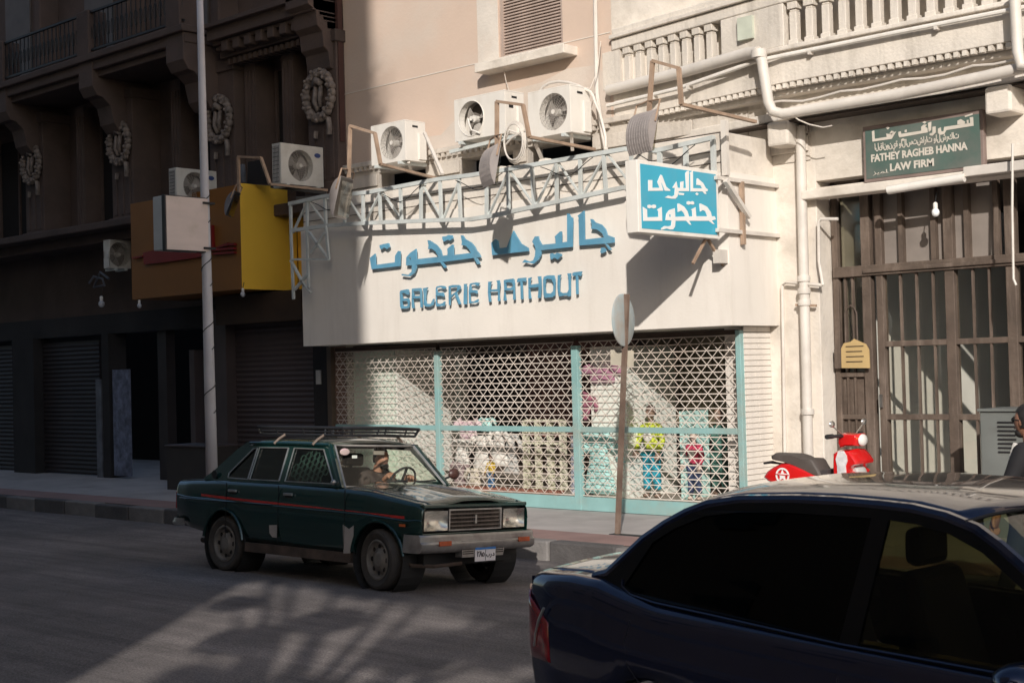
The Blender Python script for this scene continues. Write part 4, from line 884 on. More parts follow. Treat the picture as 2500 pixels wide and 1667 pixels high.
# ---- yellow box sign ----
ys = thing('box_sign', 'big yellow box sign with red strips on its front, toned orange for the shade', 'sign', (-21, 14.8, 4.4))
YX = -19.54
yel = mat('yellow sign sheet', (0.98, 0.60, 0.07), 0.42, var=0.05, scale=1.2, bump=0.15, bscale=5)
yel_shaded = mat('shade toned sign sheet', (0.24, 0.095, 0.014), 0.55, var=0.08, scale=1.5)  # front of the same sign toned browner: its shade is in this colour
P('box', yel_shaded, ys, (-22.898, YX-0.006, 14.3, 15.5, 3.54, 5.30))
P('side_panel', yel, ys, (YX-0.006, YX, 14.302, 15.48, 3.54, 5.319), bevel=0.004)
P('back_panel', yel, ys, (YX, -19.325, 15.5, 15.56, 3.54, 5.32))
redm = mat('red acrylic', (0.20, 0.010, 0.010), 0.3, var=0.1)
for lp in ([(-22.42,4.368),(-21.887,4.393),(-20.437,4.249),(-19.852,4.343),(-19.854,4.289),(-20.303,4.254),(-20.657,4.155),(-21.723,4.144),(-22.398,4.151)], [(-20.341,4.681),(-20.287,4.676),(-20.277,4.237),(-20.344,4.242)], [(-19.852,4.328),(-19.666,4.321),(-19.657,4.281),(-19.848,4.289)], [(-20.276,4.268),(-19.669,4.251),(-19.66,4.211),(-20.277,4.229)], [(-20.278,4.202),(-19.671,4.182),(-19.662,4.143),(-20.28,4.166)], [(-22.785,4.312),(-22.452,4.313),(-22.453,4.288),(-22.786,4.279)]):
    plate('red_strip', [lp], 0.06, onwall(14.27), redm, ys)
# ---- air conditioners of the dark building (fronts face along the street) ----
def acside(label, X, fr, ztop, zbot, badge=True, group='air conditioners of the dark building'):
    y0, y1 = fr; w = y1-y0
    # front face looks towards +X: local -Y maps to +X -> rotate by +90 deg
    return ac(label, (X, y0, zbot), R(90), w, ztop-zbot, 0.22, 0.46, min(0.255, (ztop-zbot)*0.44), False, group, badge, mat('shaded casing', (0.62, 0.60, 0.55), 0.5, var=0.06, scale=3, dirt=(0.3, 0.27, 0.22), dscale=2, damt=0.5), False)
acx = -19.2
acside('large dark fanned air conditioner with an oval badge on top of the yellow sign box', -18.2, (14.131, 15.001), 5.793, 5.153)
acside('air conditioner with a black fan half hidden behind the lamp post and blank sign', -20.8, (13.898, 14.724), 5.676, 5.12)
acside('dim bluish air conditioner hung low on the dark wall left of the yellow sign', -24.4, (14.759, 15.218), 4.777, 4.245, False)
dk = thing('support_beam', 'dark steel beams carrying the air conditioner beside the truss', 'beam', (-19, 14.8, 5.3))
MB().beam((-18.694,14.3,5.171), (-18.005,14.9,5.029), 0.06, 0.05).build('beam', blackpaint, dk); MB().beam((-17.917,14.2,4.892), (-17.578,14.5,4.899), 0.05, 0.04).build('beam', blackpaint, dk)
pnl = thing('dark_panel', 'dark tilted screen panel standing on the yellow sign box', 'panel', (-19.8, 14.9, 5.4))
pq_ = [(-19.672,14.6,5.716), (-19.356,14.6,5.707), (-19.168,14.6,5.282), (-19.71,14.6,5.341)]
MB().add(pq_, [(0, 1, 2, 3)]).build('screen', black, pnl, solid=0.05)
MB().beam((-19.857,14.6,5.693), (-19.832,14.6,5.377), 0.06).build('edge', edge, pnl)
jb = tag(MB().tube([(-25.407,14.9,4.016), (-25.238,14.9,4.135), (-24.917,14.9,4.072), (-24.842,14.9,3.939), (-25.247,14.9,3.92), (-24.993,14.9,4.205), (-24.678,14.9,4.057)], 0.025, 6).build('hose', edge, None, smooth=True), 'tangled pale hose under the dim air conditioner at the far left', 'hose')
bulb((-24.8,14.8,3.568), 0.06, 'unlit white bulb hanging under the hose at the far left', mat('dim bulb', (0.45, 0.46, 0.5), 0.3))
bulb((-22.668,14.3,3.418), 0.04, 'small unlit bulb under the left corner of the yellow sign', mat('dim bulb', (0.45, 0.46, 0.5), 0.3))
bulb((-19.518,14.3,3.449), 0.04, 'small unlit bulb under the lit yellow panel', mat('dim bulb', (0.45, 0.46, 0.5), 0.3))
# ---- lamp post with wires wound round it, and the blank sign ----
PY = 12.45
pb = (-17.86, PY, 0.145)
pole = thing('lamp_post', 'tall pale steel lamp post wound with black wire', 'lamp post', pb)
pt = (-17.908,12.45,7.761)
slope = ((pt[0]-pb[0])/(pt[2]-0.145))
polm = mat('greyish white pole paint', (0.50, 0.48, 0.50), 0.45, var=0.08, scale=2, dirt=(0.36, 0.31, 0.27), dscale=1.5, damt=0.5)
MB().tube([(pb[0]+slope*z, PY, 0.14+z) for z in (0, 2, 4, 6, 8.5)], [0.092, 0.082, 0.07, 0.058, 0.045], 16).build('shaft', polm, pole, smooth='all')
wd = MB()
for j in range(4):
    z0 = 1.4+j*0.95
    wd.tube([(pb[0]+slope*(z0+k*0.035)+(0.097-0.006*z0)*math.cos(k*0.5), PY+(0.097-0.006*z0)*math.sin(k*0.5), 0.14+z0+k*0.03) for k in range(17)], 0.008, 5)
wd.build('wire', blackm, pole)
P('base_collar', polm, pole, (pb[0]-0.13, pb[0]+0.13, PY-0.13, PY+0.13, 0.145, 0.20), bevel=0.02)
bs = thing('blank_sign', 'faded blank pinkish white box sign strapped to the lamp post', 'sign', (pb[0]-0.1, 11.9, 4.5))
BX = pb[0]+slope*4.3+0.08
by0, by1 = 11.699, 12.441
bz0, bz1 = 3.937, 4.763
blankm = mat('faded pinkish acrylic', (0.66, 0.54, 0.49), 0.5, var=0.06, scale=2, dirt=(0.40, 0.33, 0.23), dscale=1.6, damt=0.7, stretch=(1, 1, 4))
P('face', blankm, bs, (BX-0.02, BX, by0+0.02, by1, bz0+0.02, bz1-0.02))
P('box', blackpaint, bs, (BX-0.10, BX-0.021, by0, by1+0.02, bz0, bz1), bevel=0.01)
P('box', mat('pale grey sheet', (0.45, 0.47, 0.47), 0.5, var=0.1), bs, (BX-0.34, BX-0.102, by0+0.01, by1+0.0, bz0+0.02, bz1-0.01), bevel=0.01)
for z in (bz0+0.05, bz1-0.1): P('strap', blackm, bs, (BX-0.2, BX+0.03, PY-0.10, PY+0.1, z, z+0.03))
# ---- traffic sign seen from behind ----
ts = thing('traffic_sign', 'round traffic sign seen from behind on a rusty brown pole with a small square plate', 'sign', (-10.37, 12.77, 0.145))
tb = (-10.35, 12.75, 0.145); tt = (-10.116,12.75,2.894)
MB().beam(tb, tt, 0.055, 0.04).build('post', mat('rusty pole', (0.15, 0.10, 0.075), 0.8, var=0.25, scale=5, dirt=(0.36, 0.29, 0.23), dscale=1.5, damt=0.7), ts)
dc = (-10.172,12.72,2.598)
d_ = MB(); nrm = Matrix.Rotation(R(-76), 4, 'Z')
d_.lathe([(0.001, 0), (0.285, 0), (0.30, 0.008), (0.30, 0.02), (0.285, 0.028), (0.001, 0.028)], (0, 0, 0), 'y', 36, caps=False)
d_.v = [tuple(nrm @ Vector(v_) + Vector(dc)) for v_ in d_.v]
d_.build('disc', mat('pale grey sign back', (0.40, 0.47, 0.48), 0.5, var=0.12, scale=3, dirt=(0.42, 0.28, 0.18), dscale=2.2, damt=0.7), ts, smooth=True)
sqp = [(-10.407,12.79,2.266), (-10.076,12.79,2.246), (-10.082,12.79,2.063), (-10.413,12.79,2.09)]
MB().add(sqp, [(0, 1, 2, 3)]).build('plate', mat('cream plate back', (0.55, 0.50, 0.40), 0.6, var=0.15, scale=4, dirt=(0.4, 0.25, 0.15), dscale=3), ts, solid=0.01)
P('base_ring', blackm, ts, (tb[0]-0.08, tb[0]+0.5, tb[1]-0.06, tb[1]+0.05, 0.143, 0.152))
# grey cabinet right of the door
cb_ = thing('utility_cabinet', 'dented grey metal cabinet with louvres standing before the entrance at the right', 'cabinet', (-6.8, 15.0, 0.14))
kx0, kx1, kz = -6.805, -6.357, 1.483
grc = mat('dusty grey cabinet paint', (0.155, 0.165, 0.155), 0.6, var=0.12, scale=3, dirt=(0.10, 0.09, 0.08), dscale=1.5, damt=0.7)
P('body', grc, cb_, (kx0, kx1+0.05, 14.6, 15.2, 0.14, kz), bevel=0.01)
P('top', grc, cb_, (kx0-0.02, kx1+0.07, 14.57, 15.22, kz, kz+0.03), bevel=0.008)
lv = MB()
for i in range(8): lv.box(kx0+0.2, kx1-0.05, 14.585, 14.60, kz-0.12-i*0.045, kz-0.105-i*0.045)
lv.build('louvre', blackpaint, cb_)
# ================= vehicles =================
def lerp(tab, x):
    if x <= tab[0][0]: return tab[0][1]
    for (a, p), (b, q) in zip(tab, tab[1:]):
        if x <= b: return p+(q-p)*(x-a)/(b-a)
    return tab[-1][1]
def wheel(parent, c, r_, w_, rimr, m_t, m_r, steer=0.0, side=-1, spokes=8, lean=0.0):
    t = MB(); M = Matrix.Translation(c) @ Matrix.Rotation(steer, 4, 'Z')
    prof = [(rimr, -w_*.36), (r_*.86, -w_*.5), (r_*.95, -w_*.46), (r_, -w_*.34), (r_*1.0, -w_*.12), (r_*.985, -w_*.11), (r_*.985, -w_*.08), (r_, -w_*.07), (r_, w_*.07), (r_*.985, w_*.08), (r_*.985, w_*.11), (r_, w_*.12), (r_, w_*.34), (r_*.95, w_*.46), (r_*.86, w_*.5), (rimr, w_*.36)]
    t.lathe(prof, (0, 0, 0), 'y', 40, caps=False); t.v = [tuple(M @ Vector(v)) for v in t.v]
    ty = t.build('wheel', m_t, parent, smooth=True)
    s = side; f = MB()
    f.lathe([(rimr*1.02, s*w_*.40), (rimr*.93, s*w_*.42), (rimr*.88, s*w_*.2), (rimr*.74, s*w_*.12), (rimr*.60, s*w_*.26), (rimr*.40, s*w_*.30), (rimr*.34, s*w_*.36), (rimr*.16, s*w_*.38), (0.001, s*w_*.38)], (0, 0, 0), 'y', 32, caps=False)
    f.v = [tuple(M @ Vector(v)) for v in f.v]; rim = f.build('rim', m_r, ty, smooth=True)
    h = MB()
    for k in range(spokes):
        a = 2*math.pi*k/spokes; cx, cz = rimr*.66*math.cos(a), rimr*.66*math.sin(a)
        h.lathe([(0.001, s*w_*.265), (rimr*.13, s*w_*.265)], (cx, 0, cz), 'y', 10, caps=False)
    h.v = [tuple(M @ Vector(v)) for v in h.v]; h.build('rim_hole', black, ty, fix=False)
    return ty
# ---------- the old dark green saloon ----------
def paint(name, col, **k):
    return mat(name, col, 0.32, coat=0.6, spec=0.5, **k)
grn = mat('dark green worn paint', (0.004, 0.036, 0.031), 0.24, metal=0.35, coat=0.9, var=0.10, scale=3, dirt=(0.02, 0.028, 0.024), dscale=1.8, damt=0.5, bump=0.03, bscale=8)
grn_top = mat('dusty dark green paint', (0.035, 0.060, 0.050), 0.16, coat=1.0, var=0.25, scale=3, dirt=(0.22, 0.19, 0.15), dscale=1.6, damt=0.6)
trimc = mat('worn bright trim', (0.42, 0.41, 0.40), 0.35, metal=0.7, var=0.2, scale=8)
tyre = mat('dusty tyre', (0.052, 0.045, 0.040), 0.85, var=0.25, scale=6, bump=0.2, bscale=60)
rimm = mat('dull painted rim', (0.22, 0.20, 0.18), 0.5, metal=0.3, var=0.25, scale=8)
undr = mat('rusty underbody', (0.075, 0.052, 0.040), 0.8, var=0.4, scale=6)
GA = R(-3.6)
car = thing('green_car', 'old dark green saloon with a red side stripe, roof rack and dull bumper', 'car', (-10.25, 8.96, 0.0), rot=(GA, 0, 0), local=True)
CW = 0.80
def gy(y): return y + CW            # centre line coordinates -> root (root lies under the near side)
def lx(p): return p
topz = [(-3.48, 0.86), (-3.45, 0.935), (-3.0, 0.955), (-2.75, 0.965), (-2.3, 0.965), (-1.5, 0.965), (-0.6, 0.955), (-0.2, 0.935), (0.2, 0.885), (0.49, 0.845), (0.55, 0.81)]
lowz = [(-3.48, 0.52), (-3.2, 0.43), (-2.95, 0.40), (-2.05, 0.33), (-1.0, 0.31), (-0.45, 0.31), (0.40, 0.36), (0.49, 0.42), (0.55, 0.46)]
halfw = [(-3.48, 0.70), (-3.43, 0.745), (-3.2, 0.775), (-2.6, 0.80), (-0.5, 0.80), (0.2, 0.785), (0.42, 0.765), (0.53, 0.735), (0.55, 0.72)]
def arch(x, cx, cz=0.30, r_=0.355):
    d = abs(x-cx)
    return cz+math.sqrt(r_*r_-d*d) if d < r_ else 0
def lowat(x):
    z = lerp(lowz, x)
    for cx in (0.0, -2.47): z = max(z, arch(x, cx) if abs(x-cx) < 0.355 else 0)
    return z
sx = sorted(set([round(-3.48+i*0.06, 3) for i in range(67)] + [-3.45, -3.46, -3.43, 0.53, 0.54, 0.55] + [c+s*d for c in (0.0, -2.47) for s in (-1, 1) for d in (0.356, 0.353, 0.345, 0.33, 0.31, 0.28)]))
sx = [x for x in sx if -3.48 <= x <= 0.55]
prof = [(0.0, -0.05), (0.12, -0.022), (0.3, -0.006), (0.5, 0.0), (0.62, 0.0), (0.635, 0.008), (0.65, 0.0), (0.78, -0.004), (0.88, -0.014), (0.94, -0.028), (0.975, -0.050), (0.993, -0.078), (1.0, -0.115)]
for s in (-1, 1):
    rows = []
    for x in sx:
        zl, zt, w = lowat(x), lerp(topz, x), lerp(halfw, x); z0 = lerp(lowz, x)
        row = []
        for t, o in prof:
            z = z0+(zt-z0)*t
            if z < zl: z = zl + (t*0.004)
            row.append((x, gy(s*(w+o)), z))
        rows.append(row)
    MB().grid(rows).build('body_side', grn, car, smooth=True, solid=0.006)
    for cx in (0.0, -2.47):
        lip = MB(); lip.tube([(cx+0.357*math.cos(t), gy(s*(lerp(halfw, cx+0.357*math.cos(t))+0.004)), 0.30+0.357*math.sin(t)) for t in [R(8+k*8.2) for k in range(21)]], 0.016, 6)
        lip.build('wheel_arch', grn, car, smooth=True)
        wl = MB(); wl.lathe([(0.36, 0.0), (0.36, 0.3)], (cx, gy(s*0.78) if s < 0 else gy(0.48), 0.30), 'y', 28, caps=False); wl.build('wheel_well', blackm, car)
    # sill, stripe, crease trim
    MB().box(-2.08, -0.38, gy(s*0.775)-0.02, gy(s*0.775)+0.02, 0.235, 0.33).build('sill', undr, car)
    st = MB(); st.grid([[(x, gy(s*(lerp(halfw, x)+0.0025)), lerp([(-3.2, 0.80), (-2.36, 0.775), (0.5, 0.705)], x)+dz) for dz in (-0.013, 0.013)] for x in [-2.9+i*0.0815 for i in range(41)]])
    st.build('red_stripe', mat('red stripe', (0.50, 0.03, 0.025), 0.45, var=0.2, scale=5), car)
    for x0, x1 in ((-3.35, -1.62),):
        MB().tube([(x, gy(s*(lerp(halfw, x)+0.010)), 0.742) for x in [x0+(x1-x0)*k/12 for k in range(13)]], 0.006, 5).build('crease', grn, car)
    for x in (-0.47, -1.52, -2.42):
        MB().box(x-0.0035, x+0.0035, gy(s*0.8025)-0.003, gy(s*0.8025)+0.003, 0.36, 0.94).build('door_gap', black, car)
    for x in (-0.95-0.40, -0.95-1.35):
        h = MB().box(x-0.07, x+0.07, gy(s*0.812)-0.012, gy(s*0.812)+0.012, 0.845, 0.872); h.build('door_handle', trimc, car, bevel=0.005)
        MB().box(x-0.06, x+0.06, gy(s*0.801)-0.004, gy(s*0.801)+0.004, 0.825, 0.842).build('handle_recess', black, car)
# body filler patches on the near side
for lp, n_ in (([(-0.49, 0.60), (-0.40, 0.56), (-0.33, 0.60), (-0.33, 0.50), (-0.36, 0.42), (-0.37, 0.33), (-0.47, 0.32)], 'filler_patch'), ([(-1.66, 0.53), (-1.53, 0.54), (-1.52, 0.41), (-1.60, 0.41), (-1.65, 0.45)], 'filler_patch')):
    plate(n_, [lp], 0.004, lambda u, v, w: (u, gy(-0.8015)+w, v), mat('grey body filler', (0.36, 0.33, 0.31), 0.8, var=0.12, scale=5), car)
# hood, boot lid, cowl
def deck(x0, x1, n, crown, bulge=0.0, m_=grn_top, name='hood', inset=0.115):
    rows = []
    for i in range(n+1):
        x = x0+(x1-x0)*i/n; w = lerp(halfw, x)-inset; z0 = lerp(topz, x)
        rows.append([(x, gy(w*u), z0+crown*(1-u*u)+bulge*(0.5-0.5*math.tanh((abs(u)-0.42)*14))) for u in [k/12-1 for k in range(25)]])
    return MB().grid(rows).build(name, m_, car, smooth='all', solid=0.006)
deck(-0.64, 0.545, 16, 0.035, 0.014)
deck(-3.47, -2.72, 10, 0.025, name='boot_lid')
# rear panel and nose panel
MB().box(-3.475, -3.45, gy(-0.70), gy(0.70), 0.50, 0.87).build('rear_panel', grn, car)
MB().box(0.57, 0.595, gy(-0.70), gy(0.70), 0.47, 0.84).build('nose_panel', black, car)
MB().box(0.62, 0.685, gy(-0.71), gy(0.71), 0.795, 0.835).build('nose_top', grn, car, bevel=0.012)
MB().box(0.60, 0.66, gy(-0.72), gy(0.72), 0.44, 0.565).build('nose_bottom', grn, car, bevel=0.01)
# headlights and grille
gm0 = mat('dark lamp bezel', (0.05, 0.05, 0.05), 0.5)
lens = glass('clouded headlight glass', (0.92, 0.92, 0.90), 0.12, 0.12)
for s in (-1, 1):
    y0, y1 = sorted((gy(s*0.37), gy(s*0.70)))
    hl = MB().box(0.600, 0.606, y0, y1, 0.575, 0.785).build('headlight', gm0, car, bevel=0.01)
    rows = [[(0.674+0.018*math.sin(math.pi*i/6)*math.sin(math.pi*j/6), y0+0.014+(y1-y0-0.028)*i/6, 0.588+0.184*j/6) for j in range(7)] for i in range(7)]
    MB().grid([[(0.668-0.055*(1-((i/8*2-1)**2)**1.2)*(1-((j/8*2-1)**2)**1.2)**0.8, y0+0.012+(y1-y0-0.024)*i/8, 0.587+0.186*j/8) for j in range(9)] for i in range(9)]).build('reflector', mat('lamp reflector', (0.80, 0.78, 0.75), 0.22, metal=1.0, var=0.06), hl, smooth='all')
    MB().grid(rows).build('lens', lens, hl, smooth='all')
    ind = MB().box(0.02, 0.10, gy(s*0.80)-0.004, gy(s*0.80)+0.004, 0.625, 0.65); ind.v = [(x+0.30, y, z) for x, y, z in ind.v]
    ind.build('side_indicator', mat('orange lens', (0.55, 0.12, 0.03), 0.3), car)
gm = mat('dirty grille', (0.17, 0.14, 0.12), 0.5, metal=0.3, var=0.2, scale=10)
g = MB(); g.box(0.650, 0.668, gy(-0.36), gy(0.36), 0.580, 0.592); g.box(0.650, 0.668, gy(-0.36), gy(0.36), 0.770, 0.785); g.box(0.650, 0.668, gy(-0.36), gy(-0.345), 0.592, 0.770); g.box(0.650, 0.668, gy(0.345), gy(0.36), 0.592, 0.770)
g.build('grille_frame', trimc, car)
for z in (0.625, 0.662, 0.70, 0.737): MB().box(0.648, 0.666, gy(-0.345), gy(0.345), z-0.006, z+0.006).build('grille_bar', gm, car)
gv = MB()
for i in range(35): gv.box(0.640, 0.650, gy(-0.335+i*0.0197)-0.002, gy(-0.335+i*0.0197)+0.002, 0.592, 0.770)
gv.build('grille_fins', gm, car, kind='stuff')
MB().box(0.648, 0.672, gy(-0.012), gy(0.012), 0.64, 0.725).build('grille_badge', trimc, car)
# bumper
bmp = mat('dull alloy bumper', (0.42, 0.40, 0.385), 0.33, metal=0.7, var=0.22, scale=7, dirt=(0.14, 0.11, 0.095), dscale=3, damt=0.7)
def bump(xc, s_, z0, z1, name='bumper', ch=0.0):
    path = [(-0.16, -0.785), (-0.04, -0.79), (0.03, -0.775), (0.07, -0.71), (0.095, -0.4), (0.10, 0), (0.095, 0.4), (0.07, 0.71), (0.03, 0.775), (-0.04, 0.79), (-0.16, 0.785)]
    sec = [(0.0, 0.0), (0.03, 0.012), (0.045, 0.03), (0.045, 0.07), (0.02, 0.085), (0.02, 0.12), (0.0, 0.135), (-0.02, 0.0)]
    rows = [[(xc+s_*(px+a), gy(py), z0+b*(z1-z0)/0.135) for a, b in sec] for px, py in path]
    return MB().grid(rows, True).build(name, bmp, car, smooth=True)
fb_ = bump(0.66, 1, 0.385, 0.555); bump(-3.38, -1, 0.44, 0.52)
for s in (-1, 1):
    y0, y1 = sorted((gy(s*0.46), gy(s*0.62)))
    MB().box(0.80, 0.812, y0, y1, 0.455, 0.50).build('indicator', mat('amber red lens', (0.45, 0.09, 0.03), 0.25, var=0.2, scale=20), fb_, bevel=0.003)
lw_ = MB(); lw_.add([(0.79, gy(-0.30), 0.49), (0.79, gy(0.30), 0.49), (0.79, gy(0.26), 0.335), (0.79, gy(-0.30), 0.335), (0.70, gy(-0.30), 0.49), (0.70, gy(0.30), 0.49), (0.70, gy(0.26), 0.335), (0.70, gy(-0.30), 0.335)], [(0, 1, 2, 3), (7, 6, 5, 4), (0, 4, 5, 1), (2, 6, 7, 3), (0, 3, 7, 4), (1, 5, 6, 2)])
lw_.build('plate_surround', bmp, car)
ls = MB()
for i in range(6):
    for a, b in ((-0.29, -0.15), (0.15, 0.26)): ls.box(0.789, 0.793, gy(a), gy(b), 0.365+i*0.02, 0.374+i*0.02)
ls.build('vent_slots', black, car)
npl = MB().box(0.794, 0.80, gy(-0.135), gy(0.145), 0.29, 0.45).build('number_plate', mat('white plate', (0.80, 0.76, 0.76), 0.5, var=0.06, scale=20), car)
MB().box(0.8005, 0.803, gy(-0.135), gy(0.145), 0.40, 0.45).build('blue_band', mat('plate blue', (0.04, 0.20, 0.55), 0.4, var=0.15, scale=30), npl)
MB().box(0.8005, 0.802, gy(0.004), gy(0.009), 0.295, 0.398).build('divider', blackm, npl)
def pf(cy, cz): return lambda u, v, w: (0.802+w, gy(cy+u), cz+v)
pink_ = mat('plate ink', (0.05, 0.04, 0.05), 0.6)
for tx, cy, sz in (('\u0662', -0.095, 0.075), ('\u0668', -0.060, 0.075), ('\u0665', -0.025, 0.075), ('\uFE8F', 0.040, 0.05), ('\uFEAD', 0.080, 0.06), ('\uFEA9', 0.115, 0.06)):
    text('plate_character', tx, sz, pf(cy, 0.335), pink_, npl, bold=0.0015, thick=0.003)
# lower valance, hanging pipe
MB().box(0.40, 0.56, gy(-0.55), gy(0.55), 0.24, 0.38).build('valance', blackm, car, bevel=0.02)
MB().tube([(0.35, gy(-0.72), 0.34), (0.50, gy(-0.68), 0.26), (0.62, gy(-0.5), 0.25), (0.68, gy(-0.2), 0.27)], 0.02, 6).build('bent_trim', undr, car)
MB().box(-2.9, 0.45, gy(-0.60), gy(0.60), 0.26, 0.36).build('floor_pan', blackm, car)
MB().tube([(-2.9, gy(-0.3), 0.22), (-3.5, gy(-0.34), 0.25)], 0.03, 8).build('exhaust_pipe', undr, car)
# greenhouse
RZ = 1.365
A_b, A_t = (-0.50, 0.955), (-1.006,1.369)
A_t = (-0.98, RZ)
def gh(u, v, w, s=-1):           # side glass plane leans inwards
    t = (v-0.95)/(RZ-0.95); y = 0.735 - 0.165*t
    return (u, gy(s*(y+w)), v)
rear_t, rear_b = (-2.36, RZ+0.01), (-2.92, 0.975)
outer = [(-0.58, 0.955), (-1.02, RZ+0.01), (-2.37, RZ+0.01), (-2.50, 1.30), (-2.78, 1.07), (-2.93, 0.975), (-2.92, 0.955)]
win1 = [(-0.72, 0.985), (-1.05, RZ-0.045), (-1.53, RZ-0.04), (-1.50, 0.985)]
win2 = [(-1.60, 0.985), (-1.63, RZ-0.04), (-2.12, RZ-0.045), (-2.10, 0.985)]
win3 = [(-2.135, 0.985), (-2.155, RZ-0.05), (-2.22, RZ-0.06), (-2.50, 1.04), (-2.49, 0.99)]
for s in (-1, 1):
    f = lambda u, v, w, s=s: gh(u, v, w, s)
    plate('pillar_frame', [outer, win1, win2, win3], 0.03, f, grn, car)
    for nm, wn_ in (('side_window', win1), ('side_window', win2), ('side_window', win3)):
        sw = plate(nm, [wn_], 0.004, f, glass('car side glass', (0.45, 0.50, 0.48), 0.07) if s < 0 else glass('far side glass', (0.93, 0.97, 0.93), 0.02), car)
        tm = MB(); loop = wn_+[wn_[0]]
        tm.tube([gh(u, v, 0.018, s) for u, v in loop], 0.008, 5); tm.build('window_trim', trimc, sw)
# roof
rows = []
for i in range(17):
    x = -0.96-(1.35)*i/16; e = min(i, 16-i)/16
    zf = 0.0 if 1 < i < 15 else (-0.012 if i in (1, 15) else -0.03)
    rows.append([(x, gy(0.60*u), RZ+0.012+zf+0.045*(1-u*u)-0.02*(abs(u) > 0.97)+0.012*math.sin(math.pi*i/16)) for u in [k/12-1 for k in range(25)]])
MB().grid(rows).build('roof', grn_top, car, smooth='all', solid=0.02)
for s in (-1, 1): MB().tube([(x, gy(s*0.605), RZ+0.0+0.008*math.sin(math.pi*(-0.96-x)/1.46)) for x in [-0.96-1.33*k/14 for k in range(15)]], 0.017, 6).build('rain_gutter', grn, car, smooth=True)
# windscreen: bottom at cowl, top at roof
def quadgrid(bl, br, tl, tr_, bow, n=8):
    rows = []
    for i in range(n+1):
        t = i/n; l = Vector(bl).lerp(Vector(tl), t); r_ = Vector(br).lerp(Vector(tr_), t)
        rows.append([tuple(l.lerp(r_, k/10) + Vector((bow*(1-(2*k/10-1)**2), 0, 0))) for k in range(11)])
    return rows
wsb, wst = 0.69, 0.545
ws = MB().grid(quadgrid((-0.61, gy(-wsb), 0.965), (-0.61, gy(wsb), 0.965), (-0.955, gy(-wst), 1.358), (-0.955, gy(wst), 1.358), 0.055)).build('windscreen', glass('clear windscreen glass', (0.95, 0.98, 0.94), 0.02), car, smooth='all')
rim_ = [(-0.60, -wsb, 0.955)] + [(-0.60+0.055*(1-(2*k/10-1)**2), wsb*(2*k/10-1), 0.957) for k in range(11)] + [(-0.95+0.055*(1-(1-2*k/10)**2), wst*(1-2*k/10), 1.362) for k in range(11)] + [(-0.60, -wsb, 0.955)]
MB().tube([(x, gy(y), z) for x, y, z in rim_], 0.012, 6).build('windscreen_trim', trimc, ws)
for s in (-1, 1):
    MB().beam((-0.62, gy(s*0.725), 0.955), (-0.975, gy(s*0.575), 1.365), 0.055, 0.05, up=(0, 1, 0)).build('pillar', grn, car, bevel=0.01)
    MB().tube([(-0.53, gy(s*0.2-0.25), 0.955), (-0.545, gy(s*0.2+0.02), 1.0), (-0.575, gy(s*0.2+0.32), 1.015)], 0.008, 5).build('wiper', blackm, car)
MB().grid(quadgrid((-2.88, gy(-0.64), 0.985), (-2.88, gy(0.64), 0.985), (-2.42, gy(-0.53), 1.36), (-2.42, gy(0.53), 1.36), -0.04)).build('rear_window', glass('car side glass', (0.45, 0.50, 0.48), 0.07), car, smooth='all')
MB().box(-0.70, -0.52, gy(-0.69), gy(0.69), 0.90, 0.958).build('cowl', grn, car)
MB().box(-0.88, -0.68, gy(-0.64), gy(0.64), 0.84, 0.955).build('dashboard', blackm, car, bevel=0.02)
MB().box(-0.62, -0.58, gy(-0.66), gy(0.66), 0.30, 0.92).build('firewall', blackm, car)
MB().box(-2.85, -2.55, gy(-0.62), gy(0.62), 0.90, 0.955).build('parcel_shelf', blackm, car)
seatm = mat('dark seat cloth', (0.03, 0.026, 0.025), 0.9, var=0.3, scale=6)
for yy in (-0.36, 0.36):
    st = MB().box(-1.55, -1.05, gy(yy-0.24), gy(yy+0.24), 0.45, 0.62).build('seat', seatm, car, bevel=0.04)
    b_ = MB(); b_.add([(-1.50, gy(yy-.23), .6), (-1.50, gy(yy+.23), .6), (-1.66, gy(yy+.21), 1.12), (-1.66, gy(yy-.21), 1.12), (-1.62, gy(yy-.23), .6), (-1.62, gy(yy+.23), .6), (-1.76, gy(yy+.21), 1.12), (-1.76, gy(yy-.21), 1.12)], [(0, 1, 2, 3), (7, 6, 5, 4), (0, 4, 5, 1), (1, 5, 6, 2), (2, 6, 7, 3), (3, 7, 4, 0)])
    b_.build('backrest', seatm, st, bevel=0.03)
    MB().box(-1.77, -1.68, gy(yy-.13), gy(yy+.13), 1.13, 1.27).build('headrest', seatm, st, bevel=0.03)
MB().box(-2.55, -2.1, gy(-0.6), gy(0.6), 0.42, 0.60).build('seat', seatm, car, bevel=0.04); MB().box(-2.62, -2.5, gy(-0.6), gy(0.6), 0.60, 1.10).build('backrest', seatm, car, bevel=0.04)
# hexagonal net pattern blind in the near front window
hx = MB()
for i in range(8):
    for j in range(5):
        if (i-3.4)**2/14+(j-1.6)**2/6 > 1.1: continue
        cx_, cz_ = -1.28-0.0+(-0.18+i*0.072), 1.005+j*0.062+(0.031 if i % 2 else 0)
        p_ = [gh(cx_+0.036*math.cos(R(60*k)), cz_+0.036*math.sin(R(60*k)), -0.03) for k in range(7)]
        hx.tube(p_, 0.0075, 4, caps=False)
hx.build('window_blind', mat('pale green net', (0.60, 0.78, 0.68), 0.6, var=0.3, scale=12), car)
swm = MB(); Ms = Matrix.Translation((-0.93, gy(0.36), 0.98)) @ Matrix.Rotation(R(-62), 4, 'Y')
swm.tube([(0.18*math.cos(2*math.pi*k/24), 0.18*math.sin(2*math.pi*k/24), 0) for k in range(25)], 0.012, 6, caps=False); swm.beam((-0.17, 0, 0), (0.17, 0, 0), 0.03, 0.012); swm.v = [tuple(Ms @ Vector(v)) for v in swm.v]
